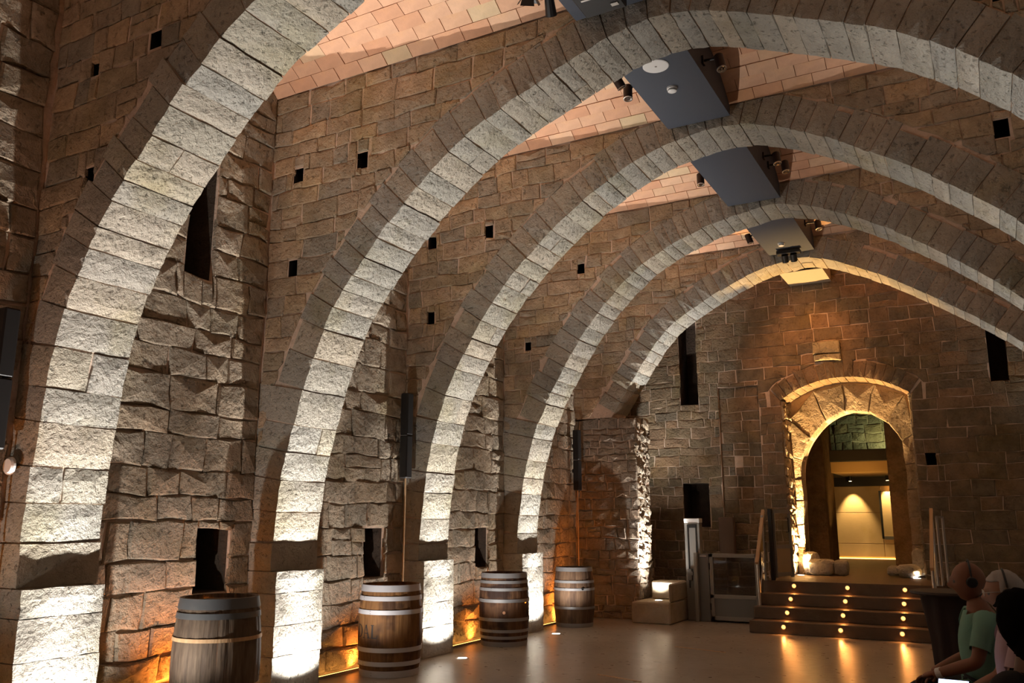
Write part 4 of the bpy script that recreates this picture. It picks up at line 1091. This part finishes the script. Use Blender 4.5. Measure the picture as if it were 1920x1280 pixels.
# upper gate, standing open at the landing
t = thing('landing_gate', 'dark framed glass gate standing open on the landing left of the doorway', 'gate', (-3.0, 14.2, PZ))
A_, B_ = Vector((-3.08, 14.0, 0)), Vector((-2.84, 14.55, 0))
A_, B_ = Vector((-3.04, 13.92, 0)), Vector((-2.86, 14.35, 0))
def gp(s_, z): p = A_.lerp(B_, s_); return (p.x, p.y, PZ + z)
mb = MB()
for s_ in (0.06, .96): mb.obox(gp(s_, .03), gp(s_, 1.07), .045, .045, (0, 1, 0))
for z in (.08, .50, 1.04): mb.obox(gp(.0, z), gp(1, z), .035, .06)
mb.build('gate_frame', M_alu, t)
MB().obox(gp(-.12, .0), gp(-.12, 1.08), .05, .10, (0, 1, 0)).build('hinge_post', M_black, t)
MB().obox(gp(.08, .77), gp(.94, .77), .008, .50).build('gate_glass', M_glass, t)
MB().obox(gp(.08, .29), gp(.94, .29), .012, .38).build('kick_panel', mat('tan_panel', (.42, .30, .17), .5), t)
MB().tube([gp(.75, .72), tuple(Vector(gp(.72, .72)) + Vector((.05, -.02, 0))), tuple(Vector(gp(.72, .94)) + Vector((.05, -.02, 0))), gp(.75, .94)], .009, 8).build('handle', M_black, t)
def rail(x, lab, tread=(12.9, 13.78), dz=.93, panel=False):
    t = thing('stair_railing', lab, 'railing', (x, 12.9, 0), 'railings beside the steps')
    y0, y1 = tread
    for k_, (y, zb, zt2) in enumerate(((y0, 0, dz), (y1, PZ, PZ + dz))):
        MB().tube([(x, y, zb), (x, y, zt2)], .021, 12).build('post', M_steel, t)
        MB().lathe([(0, 0), (.05, 0), (.05, .008), (.022, .012)], (x, y, zb), 16, False).build('foot_plate', M_steel, t)
    MB().obox((x, y0 - .06, dz - .04), (x, y1 + .10, PZ + dz + .075), .045, .05).build('handrail', M_tan, t)
    MB().tube([(x + .0, y0, .45), (x + .0, y1, PZ + .45)], .012, 8).build('lower_rail', M_steel, t)
    if panel:
        MB().add([(x - .004, y0 + .03, .14), (x - .004, y1 - .03, PZ + .12), (x - .004, y1 - .03, PZ + dz - .1), (x - .004, y0 + .03, dz - .14),
                  (x + .004, y0 + .03, .14), (x + .004, y1 - .03, PZ + .12), (x + .004, y1 - .03, PZ + dz - .1), (x + .004, y0 + .03, dz - .14)],
                 [(0, 1, 2, 3), (7, 6, 5, 4), (0, 4, 5, 1), (1, 5, 6, 2), (2, 6, 7, 3), (3, 7, 4, 0)]).build('glass_panel', M_glass, t)
    return t
rail(-3.17, 'steel stair railing with wooden handrail on the left of the steps, by the lift', (13.35, 13.80), .98, True)
rail(-.78, 'steel stair railing with a wooden handrail on the right side of the steps', (12.88, 13.8), .98)
tt = MB().tube([(-.72, 13.9, PZ), (-.72, 13.9, PZ + .95)], .02, 10).tube([(-.66, 14.2, PZ), (-.66, 14.2, PZ + .95)], .02, 10).obox((-.72, 13.85, PZ + .95), (-.66, 14.25, PZ + .95), .03, .03).build('landing_railing', M_steel)
tag(tt, 'short steel railing on the right edge of the landing', 'railing')
exec_people = True
for (x0, y0, x1, y1, lab) in ((-3.70, 10.97, -3.01, 10.79, 'thin tan strip for a light streak on the floor before the steps, farther one'), (-3.77, 8.66, -3.23, 8.48, 'thin tan strip for a light streak on the floor, nearer of the two')):
    o = MB().obox((x0, y0, .002), (x1, y1, .002), .03, .006).build('floor_streak', M_tan); tag(o, lab, 'floor streak', 'light streaks on the floor')  # tan strips imitate reflected light streaks on the concrete
# ------------------------------------------------------------------ draped high table and seated visitors
M_cloth = mat('dark_tablecloth', (.035, .022, .02), .9)
t = thing('high_table', 'dark round high table draped with a cloth, in front of the right railing', 'table', (-.36, 7.5, 0))
MB().lathe([(0, 1.02), (.26, 1.02), (.27, 1.03), (.265, 1.045), (0, 1.045)], (-.36, 7.5, 0), 32, False).build('table_top', mat('dark_table_top', (.03, .018, .014), .5), t)
vs, fs = [], []
nA = 48
for iz, (z, r) in enumerate(((1.018, .20), (.95, .19), (.7, .15), (.4, .13), (.12, .15), (.02, .17))):
    for a in range(nA): th = 2 * PI * a / nA; rr = r * (1 + (.02 + .05 * iz / 2) * math.sin(th * 9 + iz * .4)); vs.append((-.36 + rr * math.cos(th), 7.5 + rr * math.sin(th), z))
for iz in range(5):
    for a in range(nA): fs.append((iz * nA + a, iz * nA + (a + 1) % nA, (iz + 1) * nA + (a + 1) % nA, (iz + 1) * nA + a))
meshobj('cloth_skirt', vs, fs, M_cloth, t, True)
MB().tube([(-.36, 7.5, 0), (-.36, 7.5, 1.02)], .03, 10).build('column', M_black, t)

def skin_mesh(name, joints, edges, m, parent, sub=2, root=0, mw=None):
    """joints: list of (pos, radius or (rx, ry)); grown by a skin modifier and baked"""
    me = bpy.data.meshes.new(name); me.from_pydata([tuple(j[0]) for j in joints], edges, [])
    o = bpy.data.objects.new(name, me); C.objects.link(o)
    md = o.modifiers.new('skin', 'SKIN'); md.use_smooth_shade = True
    sv = me.skin_vertices[0].data
    for i, j in enumerate(joints):
        r = j[1]; sv[i].radius = r if isinstance(r, tuple) else (r, r); sv[i].use_root = (i == root)
    ms = o.modifiers.new('sub', 'SUBSURF'); ms.levels = sub; ms.render_levels = sub
    dg = bpy.context.evaluated_depsgraph_get(); dg.update()
    me2 = bpy.data.meshes.new_from_object(o.evaluated_get(dg)); bpy.data.objects.remove(o); bpy.data.meshes.remove(me)
    me2.polygons.foreach_set('use_smooth', [True] * len(me2.polygons))
    if mw is not None: me2.transform(mw)
    me2.name = name; me2.materials.clear()
    return link(name, me2, m, parent)
def head_mesh(sub=4):
    bm = bmesh.new(); bmesh.ops.create_uvsphere(bm, u_segments=40, v_segments=28, radius=1)
    for v in bm.verts:
        x, y, z = v.co                                   # +x is the face
        X = x * (.098 if x > 0 else .100); Y = y * .076; Z = z * .118
        if z < 0: Y *= 1 - .28 * (-z) ** 1.5; X *= (1 - .10 * (-z)) if x > 0 else 1 - .45 * (-z)
        if x > 0: X *= 1 - .10 * max(0, -z - .1)
        g = lambda a, s_: math.exp(-(a / s_) ** 2)
        if x > 0:
            X += .026 * g(Y, .012) * g(Z + .022, .017) + .012 * g(Y, .010) * g(Z + .0, .022)      # nose
            X += .006 * g(Z - .026, .009) * g(Y, .045)                                              # brow
            X -= .010 * (g(Y - .030, .014) + g(Y + .030, .014)) * g(Z - .008, .012)                 # sockets
            X += .006 * g(Z + .058, .007) * g(Y, .024) - .004 * g(Z + .064, .003) * g(Y, .024) + .006 * g(Z + .070, .006) * g(Y, .022)
            X += .012 * g(Z + .098, .016) * g(Y, .028)                                              # chin
        v.co = Vector((X, Y, Z))
    return bm
def ear_geo(side):
    mb = MB(); pts = []
    for i in range(13):
        a = -PI * .55 + PI * 1.55 * i / 12; pts.append((-.008 + .016 * math.cos(a), side * (.074 + .009 * (1 + math.sin(a * .5))), .0 + .031 * math.sin(a)))
    mb.tube(pts, .0055, 6); mb.add([(.006, side * .070, -.02), (.006, side * .070, .022), (-.018, side * .080, .026), (-.018, side * .078, -.02)], [(0, 1, 2, 3)])
    return mb
def hand(wrist, d, palm, grip, m, parent, mw, side=1, name='hand'):
    """palm with five bent fingers. d: pointing direction, palm: palm normal"""
    d = Vector(d).normalized(); pn = Vector(palm); pn = (pn - d * pn.dot(d)).normalized(); s_ = d.cross(pn) * side; w_ = Vector(wrist)
    J = [(w_, (.024, .018)), (w_ + d * .045, (.034, .015)), (w_ + d * .085, (.038, .013))]; E = [(0, 1), (1, 2)]
    for k_, (off_, ln) in enumerate(((-.030, .068), (-.010, .078), (.010, .074), (.029, .058))):
        b = w_ + d * .080 + s_ * off_; c = grip
        p1 = b + (d * math.cos(c * .5) + pn * math.sin(c * .5)) * ln * .5
        p2 = p1 + (d * math.cos(c * 1.1) + pn * math.sin(c * 1.1)) * ln * .32
        p3 = p2 + (d * math.cos(c * 1.6) + pn * math.sin(c * 1.6)) * ln * .25
        i = len(J); J += [(b, .0095), (p1, .009), (p2, .008), (p3, .006)]; E += [(2, i), (i, i + 1), (i + 1, i + 2), (i + 2, i + 3)]
    b = w_ + d * .03 - s_ * .028; i = len(J)
    J += [(b, .013), (b + d * .03 - s_ * .022 + pn * .012, .011), (b + d * .055 - s_ * .026 + pn * .026, .008)]; E += [(1, i), (i, i + 1), (i + 1, i + 2)]
    return skin_mesh(name, J, E, m, parent, 1, 0, mw)
def person(loc, yaw, lab, skin, shirt_m, trouser_m, hair=None, head_tilt=0.0, head_yaw=0.0, glasses=False, phones=True, arms=None, build=1.0, scale=1.0, group=None, long_hair=False, short_sleeve=True, seat=.45):
    """seated figure facing local +x; loc is the point on the floor below the pelvis"""
    t = thing('person', lab, 'person', loc, group)
    mw = Matrix.Translation(loc) @ Matrix.Rotation(yaw, 4, 'Z') @ Matrix.Scale(scale, 4)
    B = build; S_ = seat
    # joints
    pel = Vector((0, 0, S_ + .09)); ab = Vector((.01, 0, S_ + .24)); ch = Vector((.02, 0, S_ + .40)); up_ = Vector((.03, 0, S_ + .50)); nk = Vector((.045, 0, S_ + .575)); hd = Vector((.065, 0, S_ + .63))
    J = [(pel, (.135 * B, .15 * B)), (ab, (.125 * B, .14 * B)), (ch, (.115 * B, .15 * B)), (up_, (.070, .10)), (nk, .064), (hd, .060)]
    E = [(0, 1), (1, 2), (2, 3), (3, 4), (4, 5)]
    arms = arms or ((Vector((.05, .25, S_ + .25)), Vector((.27, .17, S_ + .19))), (Vector((.05, -.25, S_ + .25)), Vector((.27, -.17, S_ + .19))))
    hands = []
    for sd, (el, wr) in zip((1, -1), arms):
        el, wr = Vector(el), Vector(wr); sh = Vector((.03, sd * .175, S_ + .50)); i = len(J)
        J += [(sh, .048), ((sh + el) / 2, .048), (el, .042), ((el * .6 + wr * .4), .040), (wr, .027)]
        E += [(3, i), (i, i + 1), (i + 1, i + 2), (i + 2, i + 3), (i + 3, i + 4)]; hands.append((sd, el, wr))
    legs = []
    for sd in (1, -1):
        hp = Vector((.03, sd * .095, S_ + .07)); kn = Vector((.44, sd * .12, S_ + .045)); an = Vector((.42, sd * .12, .09)); i = len(J)
        J += [(hp, .085), ((hp + kn) / 2, .075), (kn, .058), (kn.lerp(an, .35), .055), (an, .036), (an + Vector((.10, 0, -.05)), .034), (an + Vector((.17, 0, -.06)), .026)]
        E += [(0, i)] + [(i + a, i + a + 1) for a in range(6)]; legs.append((hp, kn, an))
    skin_mesh('body', J, E, skin, t, 2, 0, mw)
    K = .012
    # shirt: the same figure a little larger, trimmed at neckline, cuffs and waist
    J2 = [(p, tuple(q + .017 for q in (r_ if isinstance(r_, tuple) else (r_, r_)))) for p, r_ in J]
    sh_o = skin_mesh('shirt', J2, E, shirt_m, t, 2, 0, None)
    bm = bmesh.new(); bm.from_mesh(sh_o.data); kill = []
    def seg(p, a, b):
        d = b - a; u = max(0, min(1, (p - a).dot(d) / d.dot(d))); return (p - (a + d * u)).length, u
    for v in bm.verts:
        p = v.co
        out = (p.z > S_ + .555 and abs(p.y) < .12) or p.z < S_ - .02 or (p.x > .19 and p.z < S_ + .16 and abs(p.y) < .2 and p.z < S_ + .14)
        for sd, el, wr in hands:
            sh = Vector((.03, sd * .175, S_ + .50)); cuff = sh.lerp(el, .74 if short_sleeve else 1)
            if seg(p, cuff, el)[0] < .085 and seg(p, sh, el)[1] > .74: out = True
            if seg(p, el, wr)[0] < .08 and (short_sleeve or seg(p, el, wr)[1] > .85): out = True
        if out: kill.append(v)
    bmesh.ops.delete(bm, geom=kill, context='VERTS'); bm.transform(mw); bm.to_mesh(sh_o.data); bm.free()
    J = [(pel + Vector((0, 0, .02)), (.140 * B + K, .156 * B + K)), (pel + Vector((.02, 0, -.03)), (.12, .15))]; E = [(0, 1)]
    for hp, kn, an in legs:
        i = len(J); J += [(hp, .092), ((hp + kn) / 2, .085), (kn, .070), (kn.lerp(an, .35), .066), (an + Vector((0, 0, .02)), .055)]; E += [(1, i)] + [(i + a, i + a + 1) for a in range(4)]
    skin_mesh('trousers', J, E, trouser_m, t, 2, 0, mw)
    for hp, kn, an in legs:
        o = MB().tube([an + Vector((-.05, 0, -.05)), an + Vector((.0, 0, -.045)), an + Vector((.10, 0, -.055)), an + Vector((.19, 0, -.065))], [.035, .042, .040, .022], 12).xform(mw).build('shoe', M_black, t, True)
    for sd, el, wr in hands: hand(wr - (wr - el).normalized() * .01, (wr - el) + Vector((0, -sd * .1, 0)), (0, 0, -1) if wr.z < S_ + .3 else (-.3, -sd, .2), .75, skin, t, mw, sd)
    # head
    HM = mw @ Matrix.Translation(hd + Vector((.015, 0, .085))) @ Matrix.Rotation(head_yaw, 4, 'Z') @ Matrix.Rotation(head_tilt, 4, 'Y')
    bm = head_mesh(); bm.transform(HM); me = bpy.data.meshes.new('head'); bm.to_mesh(me); bm.free(); me.polygons.foreach_set('use_smooth', [True] * len(me.polygons)); H_ = link('head', me, skin, t)
    for sd in (1, -1):
        ear_geo(sd).xform(HM).build('ear', skin, H_, True)
        e = MB().lathe([(0.0001, -.011), (.008, -.008), (.011, 0), (.008, .008), (.0001, .011)], (0, 0, 0), 12, False).xform(HM @ Matrix.Translation((.080, sd * .030, .006))).build('eye', M_eye, H_, True)
    if hair is not None:
        bm = head_mesh()
        kill = []
        for v in bm.verts:
            x, y, z = v.co
            front = z < (.062 if not long_hair else .055) and x > .035
            low = (z < (-.045 if not long_hair else -.09)) and not long_hair
            if hair == 'fringe': front = front or z > .055 or x > -.0
            if front or low: kill.append(v)
            if long_hair: v.co.y *= 1.14
            v.co = v.co * (1.07 if not long_hair else 1.16) + Vector((-.006, 0, .004)) + v.normal * (.006 * noise.noise(v.co * 60))
        bmesh.ops.delete(bm, geom=kill, context='VERTS')
        bm.transform(HM); me = bpy.data.meshes.new('hair'); bm.to_mesh(me); bm.free(); me.polygons.foreach_set('use_smooth', [True] * len(me.polygons))
        o = link('hair', me, M_hair_g if hair in ('grey', 'fringe') else M_hair_d, t); sd_ = o.modifiers.new('solid', 'SOLIDIFY'); sd_.thickness = .008
        if long_hair:
            J = [(Vector((-.03, 0, .03)), (.10, .095)), (Vector((-.055, 0, -.08)), (.085, .105)), (Vector((-.07, 0, -.19)), (.065, .115)), (Vector((-.075, 0, -.30)), (.045, .10)), (Vector((-.07, 0, -.38)), (.02, .06))]
            skin_mesh('hair_length', J, [(0, 1), (1, 2), (2, 3), (3, 4)], M_hair_d, t, 2, 0, HM)
    if glasses:
        mb = MB()
        for sd in (1, -1):
            pts = [(.106, sd * .033 + .022 * math.cos(a), .008 + .016 * math.sin(a)) for a in [2 * PI * i / 16 for i in range(17)]]
            mb.tube(pts, .0018, 6); mb.tube([(.105, sd * .055, .012), (.06, sd * .078, .014), (-.01, sd * .080, .012)], .002, 6)
        mb.tube([(.108, -.011, .010), (.110, 0, .012), (.108, .011, .010)], .0018, 6)
        mb.xform(HM).build('glasses_frame', M_steel, t)
        for sd in (1, -1): MB().lathe([(0, 0), (.021, 0)], n=16, cap=False).xform(HM @ Matrix.Translation((.106, sd * .033, .008)) @ Matrix.Rotation(PI / 2, 4, 'Y')).build('lens', M_glass, t)
    if phones:
        hp_ = MB(); pts = [(-.012, .092 * math.cos(a), .0 + .132 * math.sin(a)) for a in [PI * i / 18 for i in range(19)]]
        hp_.tube(pts, .006, 8).xform(HM)
        r_ = bpy.data.objects.new('headphones', None); C.objects.link(r_); r_.parent = None
        C.objects.unlink(r_); bpy.data.objects.remove(r_)
        hpo = thing('headphones', 'black headphones worn by the ' + phones, 'headphones', HM @ Vector((0, 0, .12)), 'visitor headphones')
        hp_.build('headband', M_black, hpo)
        for sd in (1, -1):
            MB().lathe([(0, .012), (.024, .012), (.032, .006), (.032, -.006), (.026, -.010), (0, -.010)], n=20, cap=False).xform(HM @ Matrix.Translation((-.010, sd * .093, .0)) @ Matrix.Rotation(PI / 2, 4, 'X')).build('ear_cup', M_black if sd > 0 else M_alud, hpo, True)
    return t, mw, HM
M_eye = mat('eye', (.2, .17, .15), .15)
M_hair_g = mat('grey_hair', (.42, .39, .37), .9); M_hair_d = mat('dark_brown_hair', (.006, .004, .003), .95, spec=.05)
M_skinA = mat('ruddy_skin', (.24, .10, .055), .55); M_skinB = mat('fair_skin', (.34, .18, .12), .5); M_skinC = mat('tanned_skin', (.14, .065, .035), .55)
M_mint = mat('mint_shirt_cloth', (.17, .34, .27), .9); M_pink = mat('pale_pink_cloth', (.42, .30, .33), .9); M_blackcloth = mat('black_cloth', (.012, .010, .012), .9)
M_jean = mat('dark_trouser_cloth', (.02, .022, .03), .9)
def chair(loc, yaw, lab):
    t = thing('chair', lab, 'chair', loc, 'black chairs of the seated visitors'); mw = Matrix.Translation(loc) @ Matrix.Rotation(yaw, 4, 'Z')
    MB().box((-.22, -.22, .40), (.24, .22, .44), .012).xform(mw).build('seat', M_blackcloth, t)
    MB().box((-.27, -.21, .62), (-.235, .21, .88), .012).xform(mw).build('backrest', M_blackcloth, t)
    for sx in (-1, 1):
        for sy in (-1, 1):
            p = [(sx * .20, sy * .20, .40), (sx * .24, sy * .21, 0)]
            if sx < 0: p = [(-.25, sy * .20, .86), (-.20, sy * .20, .40), (-.26, sy * .21, 0)]
            MB().tube(p, .011, 8).xform(mw).build('leg', M_alud, t)
# the bald man in mint, the one with glasses in pale pink, the dark-haired one nearest
HZ = .45 + .645 + .085
pa_, mwA, HA = person((-.10, 6.33, 0), PI + .12, 'seated bald person in a mint green shirt with headphones, facing left', M_skinA, M_mint, M_jean, hair=None, phones='bald person in mint', head_tilt=.05,
       arms=(((.10, .24, .72), (.34, .12, .62)), ((.10, -.24, .70), (.33, -.10, .60))), build=1.08, scale=1.02)
chair((-.10, 6.33, 0), PI + .12, 'black chair under the bald person in mint')
MB().tube([Matrix.Identity(4) @ (mwA @ Vector(p)) for p in ((.285, .145, .64), (.315, .132, .63))], .033, 16).build('watch_strap', M_white, pa_)
pb_, mwB, HB = person((.09, 5.78, 0), PI + .10, 'seated person with glasses and headphones in a pale pink shirt, facing left', M_skinB, M_pink, M_jean, hair='grey', glasses=True, phones='person with glasses in pink', head_tilt=.10,
       arms=(((.12, .26, .70), (.36, .08, .58)), ((.12, -.24, .68), (.37, -.06, .57))), build=1.02, scale=1.0)
chair((.09, 5.78, 0), PI + .10, 'black chair under the person in pale pink')
pc_, mwC, HC = person((.115, 4.02, 0), PI - .75, 'nearest seated person with long dark hair and bare arm, cut by the right edge', M_skinC, M_blackcloth, M_jean, hair='dark', long_hair=True, phones=False, head_tilt=.15,
       build=.95, scale=1.0)
chair((.115, 4.02, 0), PI - .75, 'black chair under the nearest dark-haired person')
# phone with a lit screen held in the lap
t = thing('mobile_phone', 'glowing phone screen held low by the seated visitors at the bottom edge', 'phone', (-.27, 5.72, .64))
Mx = Matrix.Translation((-.30, 5.78, .635)) @ Matrix.Rotation(-.1, 4, 'Z') @ Matrix.Rotation(.75, 4, 'X')
MB().box((-.085, -.05, -.005), (.085, .05, .0), .003).xform(Mx).build('casing', M_black, t)
MB().box((-.078, -.044, .0), (.078, .044, .002)).xform(Mx).build('screen', mat('lit_phone_screen', (.6, .7, 1), .2, emit=(.62, .72, 1.0), estr=3.2), t)
